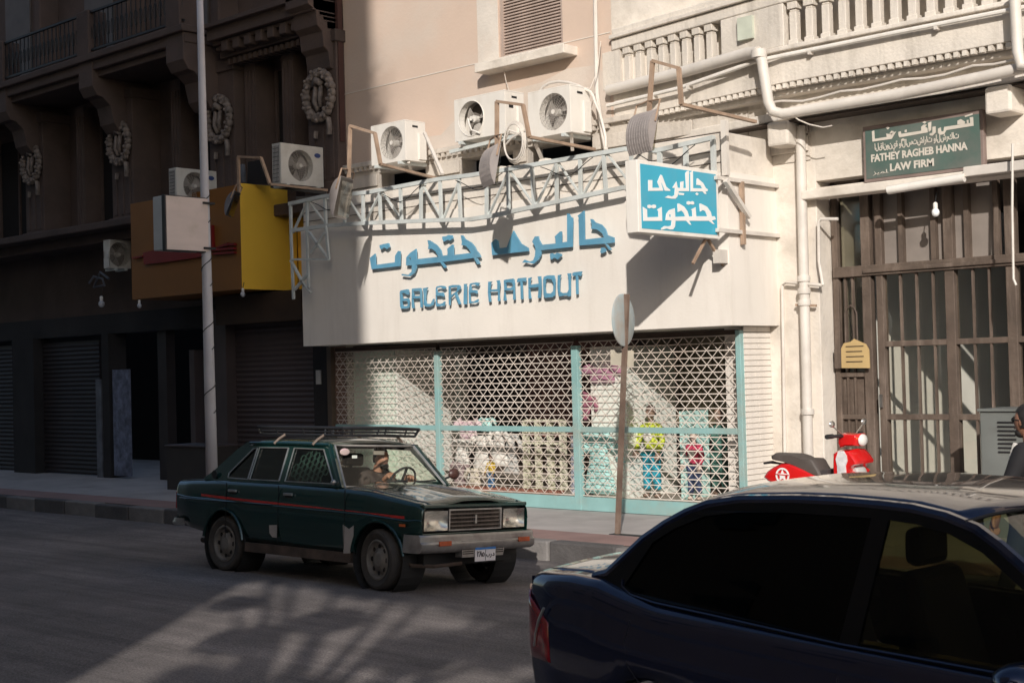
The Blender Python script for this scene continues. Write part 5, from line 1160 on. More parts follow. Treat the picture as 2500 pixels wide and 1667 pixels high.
swm.build('steering_wheel', blackm, car)
stk = MB().ball((-0.905, gy(-0.45), 1.30), 0.006, 0.065, 0.035); stk.build('sticker', mat('white pink sticker', (0.62, 0.45, 0.46), 0.5), car)
MB().box(-0.885, -0.875, gy(-0.37), gy(-0.31), 1.235, 1.265).build('sticker', inkw, car)
MB().box(-0.93, -0.92, gy(-0.05), gy(0.10), 1.27, 1.31).build('rear_view_mirror', chrome, car)
MB().tube([(-0.70, gy(0.72), 1.0), (-0.68, gy(0.84), 1.05)], 0.012, 6).build('mirror_arm', blackm, car)
MB().ball((-0.67, gy(0.88), 1.075), 0.04, 0.075, 0.06).build('door_mirror', mat('dark red brown mirror', (0.06, 0.025, 0.02), 0.4), car, smooth=True)
MB().ball((-0.72, gy(-0.74), 1.0), 0.03, 0.03, 0.03).build('mirror_stump', trimc, car)
MB().lathe([(0.001, 0), (0.045, 0), (0.045, 0.01)], (-2.72, gy(-0.755), 1.02), 'y', 14).build('fuel_cap', blackm, car)
# roof rack
rk = MB(); rkz = RZ+0.10
def rack_ring(z, ex=0.0):
    x0, x1, w = -0.82+ex, -2.30-ex, 0.50+ex
    p = [(x0-0.06, -w), (x0, -w+0.07), (x0+0.01, 0), (x0, w-0.07), (x0-0.06, w), (x1+0.06, w), (x1, w-0.07), (x1, -w+0.07), (x1+0.06, -w), (x0-0.06, -w)]
    return [(a, gy(b), z+0.012*(1-(b/w)**2)) for a, b in p]
rk.tube(rack_ring(rkz+0.075, 0.03), 0.016, 6, caps=False); rk.tube(rack_ring(rkz), 0.012, 6, caps=False); rk.tube(rack_ring(rkz+0.035, 0.015), 0.008, 6, caps=False)
for a, b, c_, d__ in zip(rack_ring(rkz), rack_ring(rkz+0.075, 0.03), rack_ring(rkz), rack_ring(rkz)): rk.tube([a, b], 0.009, 5)
for x in (-1.05, -1.5, -1.95):
    rk.tube([(x, gy(-0.5), rkz), (x, gy(0.5), rkz)], 0.01, 5)
    for s in (-1, 1): rk.tube([(x, gy(s*0.5), rkz), (x, gy(s*0.53), rkz+0.075)], 0.009, 5)
rk_o = rk.build('roof_rack', blackpaint, car, smooth=True)
for x in (-1.18, -1.82):
    for s in (-1, 1): MB().tube([(x, gy(s*0.50), rkz), (x-0.01, gy(s*0.58), rkz-0.05), (x-0.02, gy(s*0.63), rkz-0.10)], 0.014, 6).build('clamp', mat('rusty clamp', (0.20, 0.15, 0.12), 0.7), rk_o)
# narrow blue lens-shaped patch along the hood
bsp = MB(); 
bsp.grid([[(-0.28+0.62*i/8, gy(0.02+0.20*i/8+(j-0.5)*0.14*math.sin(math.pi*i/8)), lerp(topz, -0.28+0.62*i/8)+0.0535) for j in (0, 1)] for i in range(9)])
bsp.build('blue_hood_patch', mat('dark blue patch', (0.02, 0.06, 0.13), 0.3, coat=0.5), car)
for x in (0.0, -2.47):
    wheel(car, (x, gy(-0.70), 0.292), 0.292, 0.185, 0.19, tyre, rimm, steer=R(-9) if x == 0 else 0, side=-1)
    wheel(car, (x, gy(0.70), 0.292), 0.292, 0.185, 0.19, tyre, rimm, steer=R(-9) if x == 0 else 0, side=1)
for c in car.children:
    if c.name.split('.')[0] in ('headlight', 'grille_frame', 'grille_bar', 'grille_fins', 'grille_badge', 'nose_panel', 'nose_top', 'nose_bottom', 'valance', 'bent_trim', 'plate_surround', 'vent_slots', 'number_plate') or c == fb_: c.location.x = -0.13
# tail lamps (left end)
for s in (-1, 1): MB().box(-3.485, -3.45, min(gy(s*.5), gy(s*.72)), max(gy(s*.5), gy(s*.72)), 0.62, 0.80).build('tail_light', mat('red lens', (0.30, 0.01, 0.01), 0.25), car)
# ---------- the dark blue saloon close to the camera ----------
blu = mat('deep blue metallic paint', (0.0035, 0.009, 0.042), 0.22, metal=0.5, coat=1.0, var=0.04, scale=5)
BLo = (-4.74, 5.12, 0)
bc = thing('blue_car', 'glossy dark blue saloon in the foreground with dark tinted windows, facing right', 'car', BLo, rz=R(-5), local=True)
BW = 1.66
btop = [(0.0, 0.995), (0.03, 1.06), (-0.055,1.038), (0.358,1.089), (0.532,1.142)]
btab = [(-0.13, 0.96), (-0.11, 1.02), (-0.05, 1.055), (0.25, 1.07), (0.42, 1.06), (0.60, 1.02), (0.8, 0.985), (1.6, 0.95), (2.4, 0.92), (3.0, 0.90), (3.6, 0.82), (4.0, 0.72), (4.15, 0.60)]
bow_ = [(-0.13, 0.16), (-0.08, 0.085), (0.1, 0.03), (0.4, 0.01), (1.2, 0.0), (2.8, 0.0), (3.6, 0.05), (4.0, 0.18), (4.15, 0.4)]
blow = [(-0.13, 0.42), (0.2, 0.33), (0.5, 0.28), (3.6, 0.24), (4.15, 0.35)]
sxx = sorted(set([round(i*0.06, 3) for i in range(-2, 70)]+[-0.13, -0.11, -0.09, -0.05]+[c+s*d for c in (0.78, 3.32) for s in (-1, 1) for d in (0.346, 0.34, 0.32, 0.29)]))
sxx = [x for x in sxx if x <= 4.15]
bprof = [(0.0, 0.06), (0.1, 0.03), (0.28, 0.012), (0.45, 0.0), (0.62, 0.0), (0.74, 0.012), (0.84, 0.020), (0.90, 0.022), (0.945, 0.030), (0.975, 0.05), (0.992, 0.085), (1.0, 0.14)]
for s in (0, 1):
    rows = []
    for x in sxx:
        z0, zt = lerp(blow, x), lerp(btab, x); zl = z0
        for cx in (0.78, 3.32): zl = max(zl, arch(x, cx, 0.31, 0.345))
        row = []
        for t, o in bprof:
            z = max(z0+(zt-z0)*t, zl+t*0.004); y = lerp(bow_, x)+o
            row.append((x, y if s == 0 else BW-y, z))
        rows.append(row)
    MB().grid(rows).build('body_side', blu, bc, smooth='all', solid=0.006)
def bdeck(x0, x1, n, crown, name):
    rows = []
    for i in range(n+1):
        x = x0+(x1-x0)*i/n; a = lerp(bow_, x)+0.14; z0 = lerp(btab, x)
        rows.append([(x, a+(BW-2*a)*k/20, z0+crown*(1-(k/10-1)**2)) for k in range(21)])
    MB().grid(rows).build(name, blu, bc, smooth='all', solid=0.006)
bdeck(-0.12, 0.72, 12, 0.03, 'boot_lid'); bdeck(2.75, 4.14, 16, 0.05, 'hood')
MB().grid([[(-0.13, 0.16+(BW-0.32)*i/6, 0.42+(0.60)*j/4) for j in range(5)] for i in range(7)]).build('rear_panel', blu, bc)
# greenhouse of the blue car: roof line read off the side view
rail = [(0.34, 1.062), (0.43, 1.085)] + [(0.513,1.159),(0.618,1.254),(0.73,1.326),(0.844,1.384),(0.958,1.426),(1.136,1.454),(1.429,1.469),(1.652,1.472),(1.858,1.467),(2.002,1.461),(2.157,1.439),(2.297,1.401),(2.401,1.347),(2.501,1.286)] + [(3.0, 0.95)]
rail = sorted(rail)
railc = [(x, z) for x, z in rail]
def bside(u, v, w, s=0):
    t = max(0, min(1.15, (v-0.93)/(1.45-0.93))); y = 0.055+0.205*t**1.15 + (0.06*max(0, 0.9-u) if u < 0.9 else 0)
    y -= w
    return (u, y if s == 0 else BW-y, v)
belt = [(0.34, 1.02), (0.5, 1.0), (0.70, 0.985), (1.6, 0.935), (2.4, 0.905), (3.0, 0.87)]
bouter = [(x, z+0.01) for x, z in railc] + [(x, z-0.02) for x, z in reversed(belt)]
def inner(x, d):                      # rail height minus the frame width
    return lerp(railc, x)-d
x_r = 0.568
bp = 1.891
wr_ = [(x_r, 1.045), (x_r+0.12, inner(x_r+0.12, 0.055)), (x_r+0.24, inner(x_r+0.24, 0.05)), (x_r+0.4, inner(x_r+0.4, 0.05)), (x_r+0.6, inner(x_r+0.6, 0.05)), (x_r+0.8, inner(x_r+0.8, 0.05)), (bp-0.06, inner(bp-0.06, 0.05)), (bp-0.10, 0.945), (x_r+0.55, 0.985), (x_r+0.22, 1.0), (x_r+0.06, 1.018)]
wf_ = [(bp+0.02, inner(bp+0.02, 0.05)), (bp+0.15, inner(bp+0.15, 0.05)), (bp+0.3, inner(bp+0.3, 0.05)), (bp+0.45, inner(bp+0.45, 0.055)), (bp+0.62, inner(bp+0.62, 0.06)), (bp+0.80, inner(bp+0.80, 0.07)), (bp+0.92, 0.93), (bp-0.015, 0.935)]
for s in (0, 1):
    f = lambda u, v, w, s=s: bside(u, v, w, s)
    plate('door_frame', [bouter, wr_, wf_], 0.02, f, mat('gloss black frame', (0.003, 0.003, 0.004), 0.18, var=0.1, spec=0.25), bc)
    rl_ = MB(); rl_.tube([tuple(Vector(bside(x, z-0.004, 0.0, s))+Vector((0, 0.012 if s == 0 else -0.012, 0))) for x, z in railc], 0.028, 8); rl_.build('roof_rail', blu, bc, smooth=True)
    plate('side_window', [wr_], 0.004, f, glass('dark tinted glass', (0.03, 0.035, 0.03), 0.012) if s == 0 else glass('far tinted glass', (0.62, 0.62, 0.48), 0.02), bc)
    plate('side_window', [wf_], 0.004, f, glass('front tinted glass', (0.42, 0.42, 0.35), 0.015) if s == 0 else glass('far tinted glass', (0.62, 0.62, 0.48), 0.02), bc)
    tr2 = MB(); tr2.tube([bside(u, v, 0.014, s) for u, v in [(x_r-0.02, 1.07)]+[(x_r-0.01, 1.04), (x_r+0.06, 1.008), (x_r+0.22, 0.99), (x_r+0.55, 0.974), (bp-0.1, 0.934), (bp+0.92, 0.905)]], 0.006, 5); tr2.build('window_trim', blu, bc, smooth=True)
# door gaps and sculpted arcs
for gp in ([(x_r+0.18, 0.985), (x_r+0.10, 0.90), (x_r+0.07, 0.80), (x_r+0.10, 0.70), (x_r+0.2, 0.60)], [(bp-0.07, 0.93), (bp-0.09, 0.80), (bp-0.12, 0.6)]):
    def yy_(x, z):
        t = (z-lerp(blow, x))/(lerp(btab, x)-lerp(blow, x)); return lerp(bow_, x)+lerp(bprof, t)
    MB().tube([(x, yy_(x, z)-0.001, z) for x, z in gp], 0.0045, 5).build('door_gap', mat('gap edge', (0.012, 0.013, 0.02), 0.3), bc)
# roof skin
rows = []
rx = [0.78+0.073*i for i in range(21)]
for i, x in enumerate(rx):
    z0 = lerp(railc, x)+0.008; y0 = bside(x, lerp(railc, x), 0, 0)[1]-0.008
    e = min(1, (x-0.78)/0.25); e2 = min(1, (2.30-x)/0.3); cr = 0.025+0.03*e*e2
    rows.append([(x-0.10*(1-(k/10-1)**2)*(1-e) + 0.13*(1-(k/10-1)**2)*(1-e2), y0+(BW-2*y0)*k/20, z0+cr*(1-(k/10-1)**4)) for k in range(21)])
MB().grid(rows).build('roof', blu, bc, smooth='all', solid=0.012)
rwp = [rows[0][k] for k in range(0, 21, 2)]
base_ = [(0.50, 0.24+(BW-0.48)*k/10, 1.075) for k in range(11)]
MB().grid([base_, rwp]).build('rear_window', glass('tinted glass', (0.22, 0.22, 0.15), 0.015), bc, smooth='all')
wsp = [rows[-1][k] for k in range(0, 21, 2)]
base_ = [(2.95+0.12*(1-(k/5-1)**2), 0.16+(BW-0.32)*k/10, 0.92) for k in range(11)]
MB().grid([base_, wsp]).build('windscreen', glass('windscreen glass', (0.86, 0.90, 0.86), 0.07), bc, smooth='all')
MB().tube([tuple(Vector(p)+Vector((0.01, 0, 0.004))) for p in wsp], 0.008, 5).build('windscreen_seal', blackm, bc)
# tail lamp
tl = MB(); tl.grid([[(-0.128+u*0.26-0.012*v, lerp(bow_, -0.128+u*0.26-0.012*v)-0.003+0.012*abs(v-.5), 0.64+0.34*v*(1-u*0.45)) for v in [k/6 for k in range(7)]] for u in [k/7 for k in range(8)]])
tl.build('tail_light', mat('dark red lens', (0.20, 0.006, 0.01), 0.15, coat=1.0), bc, smooth='all', solid=0.01)
MB().tube([(0.10, 0.022, 0.90), (0.05, 0.028, 0.83), (0.01, 0.045, 0.76), (-0.01, 0.055, 0.70)], 0.007, 5).build('lamp_edge', trimc, bc)
# inside
for yy in (0.42, BW-0.42):
    st = MB().box(1.60, 2.10, yy-0.24, yy+0.24, 0.4, 0.58).build('seat', seatm, bc, bevel=0.04)
    b_ = MB(); b_.add([(1.55, yy-.23, .55), (1.55, yy+.23, .55), (1.42, yy+.21, 1.08), (1.42, yy-.21, 1.08), (1.67, yy-.23, .55), (1.67, yy+.23, .55), (1.52, yy+.21, 1.08), (1.52, yy-.21, 1.08)], [(3, 2, 1, 0), (4, 5, 6, 7), (0, 1, 5, 4), (1, 2, 6, 5), (2, 3, 7, 6), (3, 0, 4, 7)])
    b_.build('backrest', seatm, st, bevel=0.04); MB().box(1.40, 1.50, yy-.13, yy+.13, 1.09, 1.27).build('headrest', seatm, st, bevel=0.04)
MB().box(0.75, 0.9, 0.25, BW-0.25, 0.5, 1.05).build('backrest', seatm, bc, bevel=0.04)
MB().box(2.45, 2.75, 0.15, BW-0.15, 0.7, 0.93).build('dashboard', blackm, bc, bevel=0.03)
MB().box(0.1, 4.0, 0.15, BW-0.15, 0.25, 0.35).build('floor_pan', blackm, bc)
MB().grid([[(2.56, 0.02, 0.93), (2.64, 0.02, 0.935)], [(2.56, 0.03, 0.95), (2.64, 0.03, 0.95)]]).build('mirror_foot', blu, bc)
mb_ = MB().ball((2.62, -0.07, 0.93), 0.085, 0.12, 0.06); mb_.build('door_mirror', blu, bc, smooth=True)
for x in (0.78, 3.32):
    wheel(bc, (x, 0.12, 0.31), 0.31, 0.2, 0.2, tyre, rimm, side=-1); wheel(bc, (x, BW-0.12, 0.31), 0.31, 0.2, 0.2, tyre, rimm, side=1)
MB().box(-0.16, -0.10, 0.2, BW-0.2, 0.36, 0.62).build('bumper', blu, bc, bevel=0.02)
# ---------- red scooter ----------
red = mat('glossy red plastic', (0.62, 0.012, 0.012), 0.22, coat=0.8, var=0.03, scale=6)
SYy = 13.4
def sp_(x, y): return None
so = thing('scooter', 'glossy red scooter with a dark grey seat parked before the building', 'scooter', (-8.1, SYy, 0.145))
K = [(-8.73,0.815),(-8.678,0.881),(-8.588,0.936),(-8.469,0.982),(-8.364,0.99),(-8.256,0.958),(-8.137,0.915),(-8.02,0.864),(-7.932,0.83),(-7.922,0.789),(-8.024,0.749),(-8.386,0.721),(-8.571,0.73),(-8.675,0.771)]
def swell(poly, yc, wmax, m_, name, parent, taper=0.55, n=5):
    # a body shell: the outline swells from thin edges to full size at mid width
    cu = sum(p[0] for p in poly)/len(poly); cz_ = sum(p[1] for p in poly)/len(poly); rows = []
    for i in range(2*n+1):
        a = -math.pi/2+math.pi*i/(2*n); k = taper+(1-taper)*math.cos(a)
        rows.append([(cu+(x-cu)*k, yc+wmax*math.sin(a), cz_+(z-cz_)*k) for x, z in poly])
    mb = MB().grid(rows, True); nn = len(poly); b = len(mb.v)-nn
    mb.f.append(tuple(range(nn))); mb.f.append(tuple(b+i for i in range(nn)))
    return mb.build(name, m_, parent, smooth=True)
rear = swell(K, SYy, 0.17, red, 'rear_body', so, 0.72)
KS = [(-8.624,1.052),(-8.573,1.082),(-8.461,1.079),(-8.338,1.079),(-8.254,1.06),(-8.194,1.032),(-8.068,1.03),(-8.039,1.007),(-8.006,0.95),(-7.966,0.894),(-7.944,0.843),(-8.004,0.826),(-8.092,0.849),(-8.198,0.909),(-8.318,0.955),(-8.464,0.991),(-8.581,1.01),(-8.618,1.02)]
swell(KS, SYy, 0.145, mat('grey brown seat vinyl', (0.085, 0.070, 0.062), 0.6, var=0.12, scale=6), 'seat', so, 0.8)
KF = [(-7.806,1.111),(-7.764,1.133),(-7.603,1.141),(-7.559,1.101),(-7.499,1.021),(-7.506,0.991),(-7.575,0.969),(-7.611,0.917),(-7.566,0.888),(-7.576,0.765),(-7.812,0.757),(-7.814,0.962)]
swell(KF, SYy, 0.20, red, 'front_shield', so, 0.78)
KH = [(-7.786,1.182),(-7.787,1.248),(-7.765,1.29),(-7.718,1.313),(-7.655,1.304),(-7.546,1.302),(-7.53,1.272),(-7.544,1.211),(-7.562,1.17),(-7.7,1.168),(-7.77,1.143)]
swell(KH, SYy, 0.12, red, 'handlebar_cowl', so, 0.7)
def sq(a, b, Y_): pass
KP = [(-7.712,1.122),(-7.649,1.128),(-7.617,1.078),(-7.61,1.022),(-7.632,0.971),(-7.624,0.855),(-7.728,0.851),(-7.729,0.968),(-7.744,1.039)]
plate('white_side_panel', [KP], 0.012, onwall(13.192), mat('white decal', (0.74, 0.72, 0.72), 0.3, coat=0.5, var=0.2, scale=12, dirt=(0.1, 0.1, 0.25), dscale=8, damt=0.5), so)
KW = [(-7.661,0.956),(-7.603,0.971),(-7.564,0.943),(-7.545,0.898),(-7.55,0.847),(-7.648,0.823),(-7.657,0.884)]
swell(KW, SYy, 0.10, mat('pale silver mudguard', (0.52, 0.54, 0.52), 0.3, coat=0.5), 'front_mudguard', so, 0.7)
KM = [(-8.025,0.894),(-7.959,0.922),(-7.894,0.922),(-7.898,0.82),(-8.022,0.816)]
swell(KM, SYy, 0.12, mat('dark plastic', (0.06, 0.05, 0.05), 0.6), 'inner_shield', so, 0.85)
def e_(a, b, y): return None
em = (-8.421,0.845)
er = 0.085
def emf(u, v, w): return (em[0]+u*er, 13.222+w, em[1]+v*er*1.0)
ring = [[(math.cos(2*math.pi*k/36)*r_, math.sin(2*math.pi*k/36)*r_) for k in range(36)] for r_ in (1.0, 0.78)]
plate('emblem', ring, 0.006, emf, inkw, so)
star = [(0.78*math.cos(R(90+36*k))*(1 if k % 2 == 0 else 0.45), 0.78*math.sin(R(90+36*k))*(1 if k % 2 == 0 else 0.45)) for k in range(10)]
plate('emblem', [star], 0.006, emf, inkw, so)
plate('emblem', [[(-0.98, 0.22), (0.98, 0.12), (0.98, 0.0), (-0.98, 0.1)]], 0.010, lambda u, v, w: emf(u, v, w-0.003), red, so)
def swheel(cx, cz_, r_):
    t = MB(); t.lathe([(r_*.55, -0.045), (r_*.9, -0.055), (r_, -0.03), (r_, 0.03), (r_*.9, 0.055), (r_*.55, 0.045)], (cx, SYy, cz_), 'y', 28, caps=False)
    ty = t.build('wheel', tyre, so, smooth=True); MB().lathe([(r_*.57, -0.03), (0.001, -0.035)], (cx, SYy, cz_), 'y', 20, caps=False).build('rim', chrome, ty)
xw0, xw1 = K[0][0]+0.30, KW[3][0]-0.10
swheel(xw0, 0.145+0.21, 0.21); swheel(xw1, 0.145+0.21, 0.21)
MB().box(xw0-0.1, xw1-0.2, SYy-0.12, SYy+0.12, 0.36, 0.46).build('footboard', mat('dark plastic', (0.06, 0.05, 0.05), 0.6), so, bevel=0.03)
MB().tube([(xw1, SYy, 0.35), (KW[0][0], SYy, 0.75), (KH[0][0]+0.08, SYy, 1.15)], 0.03, 8).build('fork', chrome, so)
hbm = MB(); hc = (KH[2][0]+0.06, SYy, KH[2][1]-0.01)
hbm.tube([(hc[0]-0.05, SYy-0.34, hc[2]+0.0), (hc[0], SYy-0.1, hc[2]), (hc[0], SYy+0.1, hc[2]), (hc[0]-0.05, SYy+0.34, hc[2])], 0.018, 8); hbm.build('handlebar', blackpaint, so)
for s in (-1, 1):
    MB().tube([(hc[0]-0.05, SYy+s*0.24, hc[2]), (hc[0]-0.05, SYy+s*0.36, hc[2])], 0.026, 8).build('grip', blackm, so)
    MB().tube([(hc[0]+0.01, SYy+s*0.12, hc[2]), (hc[0]+0.0, SYy+s*0.30, hc[2]+0.10)], 0.007, 5).build('mirror_stem', chrome, so)
    MB().ball((hc[0]-0.0, SYy+s*0.33, hc[2]+0.13), 0.02, 0.05, 0.035).build('mirror', chrome, so, smooth=True)
MB().ball((KH[5][0]-0.05, SYy-0.09, KH[5][1]-0.045), 0.05, 0.03, 0.025).build('indicator', mat('amber lens', (0.85, 0.30, 0.04), 0.25), so, smooth=True)
MB().ball((KH[6][0]-0.01, SYy, KH[6][1]-0.04), 0.035, 0.09, 0.065).build('headlight', mat('clear lens', (0.75, 0.72, 0.68), 0.1, coat=1.0), so, smooth=True)
rkk = MB(); q0 = (-8.726,0.962)
rkk.tube([(q0[0], SYy-0.06, q0[1]), (q0[0]+0.12, SYy-0.07, q0[1]+0.02), (q0[0]+0.35, SYy-0.08, q0[1]-0.02)], 0.012, 6); rkk.tube([(q0[0], SYy+0.06, q0[1]), (q0[0]+0.35, SYy+0.08, q0[1]-0.02)], 0.012, 6); rkk.tube([(q0[0], SYy-0.06, q0[1]), (q0[0], SYy+0.06, q0[1])], 0.012, 6)
rkk.build('rear_rack', blackpaint, so)
MB().box(K[0][0]+0.0, K[0][0]+0.16, SYy-0.07, SYy+0.07, 0.5, 0.66).build('rear_mudguard', blackm, so, bevel=0.03)
MB().tube([(K[4][0]+0.6, SYy-0.15, 0.4), (K[4][0]+0.65, SYy-0.22, 0.16)], 0.012, 6).build('stand', blackpaint, so)
# ================= people =================
skin = mat('brown skin', (0.36, 0.175, 0.11), 0.55, var=0.06, scale=8)
def skinned(name, joints, edges, m_, parent, sub=2, root=0):
    me = bpy.data.meshes.new(name); me.from_pydata([j[:3] for j in joints], edges, []); me.materials.append(m_)
    o = bpy.data.objects.new(name, me)
    COL.objects.link(o); bpy.context.view_layer.objects.active = o
    md = o.modifiers.new('skin', 'SKIN'); md.use_smooth_shade = True
    for i, j in enumerate(joints):
        r_ = j[3]; ry = j[4] if len(j) > 4 else r_
        me.skin_vertices[0].data[i].radius = (r_, ry)
    me.skin_vertices[0].data[root].use_root = True
    s = o.modifiers.new('sub', 'SUBSURF'); s.levels = sub; s.render_levels = sub
    o.parent = parent
    if parent in WORLD: o.matrix_parent_inverse = Matrix.Translation(parent.location).inverted()
    return o
def head(parent, c, r_, face, hair_m, sk=skin, beard=False, glasses=False):
    """head with a face turned towards the direction 'face' (angle about z)"""
    M = Matrix.Translation(c) @ Matrix.Rotation(face, 4, 'Z')      # local +x is forward
    def T_(x, y, z): return tuple(M @ Vector((x*r_, y*r_, z*r_)))
    n, m_ = 20, 16; rows = []
    for i in range(m_+1):
        a = math.pi*i/m_; row = []
        for k in range(n):
            b = 2*math.pi*k/n; x, y, z = math.sin(a)*math.cos(b), math.sin(a)*math.sin(b), math.cos(a)
            fx = x*0.92; fy = y*0.74; fz = z*1.18
            if z < -0.1: fy *= 1-0.28*(-z-0.1); fx = fx*(1-0.10*(-z)) + 0.10*(-z)
            if x > 0.75 and abs(y) < 0.22: fx += 0.20*max(0, 1-abs(z+0.15)/0.28)*(1-abs(y)/0.22)      # nose
            if x > 0.6 and 0.08 < z < 0.30 and 0.15 < abs(y) < 0.55: fx -= 0.07                        # eye sockets
            if x > 0.7 and abs(z+0.52) < 0.1 and abs(y) < 0.35: fx += 0.03                             # lips
            row.append(T_(fx, fy, fz))
        rows.append(row)
    mb = MB().grid(rows, True)
    for s in (-1, 1):
        e = MB().ball((0, 0, 0), 0.16, 0.06, 0.26, 8, 6); e.v = [T_(x-0.02, y+s*0.76, z-0.05) for x, y, z in e.v]; mb.add(e.v, e.f)
    h = mb.build('head', sk, parent, smooth='all')
    ey = MB()
    for s in (-1, 1):
        b = MB().ball((0, 0, 0), 0.08, 0.11, 0.07, 8, 6); b.v = [T_(x+0.80, y+s*0.30, z+0.12) for x, y, z in b.v]; ey.add(b.v, b.f)
    ey.build('eyes', mat('dark eye', (0.03, 0.02, 0.02), 0.3), h)
    br = MB()
    for s in (-1, 1): br.tube([T_(0.86, s*0.14, 0.30), T_(0.84, s*0.34, 0.35), T_(0.72, s*0.52, 0.28)], r_*0.035, 5)
    br.build('eyebrows', hair_m, h)
    mo = MB(); mo.tube([T_(0.90, -0.2, -0.50), T_(0.96, 0, -0.49), T_(0.90, 0.2, -0.50)], r_*0.04, 5); mo.build('mouth', mat('lip', (0.22, 0.07, 0.06), 0.5), h)
    rows = []
    for i in range(9):
        a = math.pi*0.60*i/8; row = []
        for k in range(n):
            b = 2*math.pi*k/n; cut = a if math.cos(b) < 0.1 else min(a, math.pi*(0.30+0.05*(1-math.cos(b))))
            row.append(T_(math.sin(cut)*math.cos(b)*1.0-0.03, math.sin(cut)*math.sin(b)*0.82, math.cos(cut)*1.27))
        rows.append(row)
    MB().grid(rows, True).build('hair', hair_m, parent, smooth='all')
    if beard:
        bb_ = MB().ball((0, 0, 0), 0.42, 0.52, 0.36, 12, 8); bb_.v = [T_(x+0.50, y, z-0.78) for x, y, z in bb_.v]; bb_.build('beard', hair_m, parent, smooth='all')
    if glasses:
        g_ = MB()
        for s in (-1, 1):
            d = MB().ball((0, 0, 0), 0.05, 0.22, 0.17, 10, 6); d.v = [T_(x+0.93, y+s*0.28, z+0.12) for x, y, z in d.v]; g_.add(d.v, d.f)
            g_.tube([T_(0.9, s*0.45, 0.15), T_(0.1, s*0.80, 0.12)], r_*0.03, 5)
        g_.build('glasses', blackm, parent)
    return h
def hand(parent, wrist, fwd, up, size, sk, curl=0.5, name='hand'):
    """palm, four unequal bent fingers and a thumb from the side of the palm"""
    f = Vector(fwd).normalized(); u = Vector(up); u = (u-f*u.dot(f)).normalized(); sd = f.cross(u)
    w = Vector(wrist); k = size
    def q(a, b, c): return w+f*a*k+sd*b*k+u*c*k
    mb = MB()
    secs = [(0.0, 0.24, 0.16), (0.25, 0.34, 0.16), (0.55, 0.38, 0.15), (0.62, 0.36, 0.13)]
    mb.grid([[q(a, hw*math.cos(2*math.pi*j/10), hh*math.sin(2*math.pi*j/10)) for j in range(10)] for a, hw, hh in secs], True)
    mb.f.append(tuple(len(mb.v)-10+j for j in range(10)))
    for i, (b, L_) in enumerate(((-0.28, 0.40), (-0.09, 0.46), (0.10, 0.43), (0.28, 0.33))):
        a0 = 0.55; p = [q(a0, b, 0.02)]; ang = 0.0; cur = (a0, 0.02)
        for s_ in (0.45, 0.32, 0.23):
            ang += curl*1.0; cur = (cur[0]+L_*s_*math.cos(ang), cur[1]-L_*s_*math.sin(ang)); p.append(q(cur[0], b*1.05, cur[1]))
        mb.tube(p, [0.085*k, 0.08*k, 0.07*k, 0.055*k], 7)
    mb.tube([q(0.12, -0.26, -0.02), q(0.30, -0.42, -0.08), q(0.46, -0.46, -0.16), q(0.56, -0.42, -0.22)], [0.10*k, 0.09*k, 0.08*k, 0.06*k], 7)
    return mb.build(name, sk, parent, smooth='all')
hairb = mat('black hair', (0.015, 0.012, 0.011), 0.7, var=0.3, scale=20)
# driver of the green car: sits at the far (left-hand drive) seat
dcl = mat('dark brown shirt', (0.050, 0.035, 0.030), 0.85, var=0.2, scale=8)
def carw(x, y, z):
    v_ = Matrix.Rotation(GA, 4, 'X') @ Vector((x, gy(y), z)); return (v_.x-10.25, v_.y+8.96, v_.z)
seat_p = carw(-1.42, 0.36, 0.62)
drv = thing('person', 'driver in a dark shirt with both hands on the steering wheel of the green car', 'person', seat_p)
hp, ch, nk = carw(-1.38, 0.36, 0.66), carw(-1.36, 0.36, 0.96), carw(-1.31, 0.36, 1.09)
shl, shr = carw(-1.33, 0.54, 1.02), carw(-1.33, 0.18, 1.02); ell, elr = carw(-1.22, 0.60, 0.86), carw(-1.22, 0.14, 0.86); wl_, wr2 = carw(-1.02, 0.50, 0.98), carw(-1.02, 0.20, 1.01)
knl, knr = carw(-0.98, 0.48, 0.66), carw(-0.98, 0.24, 0.66); anl, anr = carw(-0.75, 0.46, 0.38), carw(-0.75, 0.26, 0.38)
skinned('body', [(*hp, 0.16, 0.13), (*ch, 0.17, 0.12), (*nk, 0.06), (*shl, 0.075), (*ell, 0.05), (*wl_, 0.035), (*shr, 0.075), (*elr, 0.05), (*wr2, 0.035), (*knl, 0.07), (*anl, 0.05), (*knr, 0.07), (*anr, 0.05)],
    [(0, 1), (1, 2), (1, 3), (3, 4), (4, 5), (1, 6), (6, 7), (7, 8), (0, 9), (9, 10), (0, 11), (11, 12)], dcl, drv)
MB().tube([nk, carw(-1.29, 0.36, 1.15)], 0.055, 10).build('neck', skin, drv, smooth=True)
head(drv, carw(-1.26, 0.36, 1.225), 0.102, R(-6), hairb, beard=True)
hand(drv, wl_, Vector(carw(-0.93, 0.50, 1.06))-Vector(wl_), (0, 0.2, 1), 0.16, skin, 0.75)
hand(drv, wr2, Vector(carw(-0.92, 0.20, 1.08))-Vector(wr2), (0, -0.2, 1), 0.16, skin, 0.75)
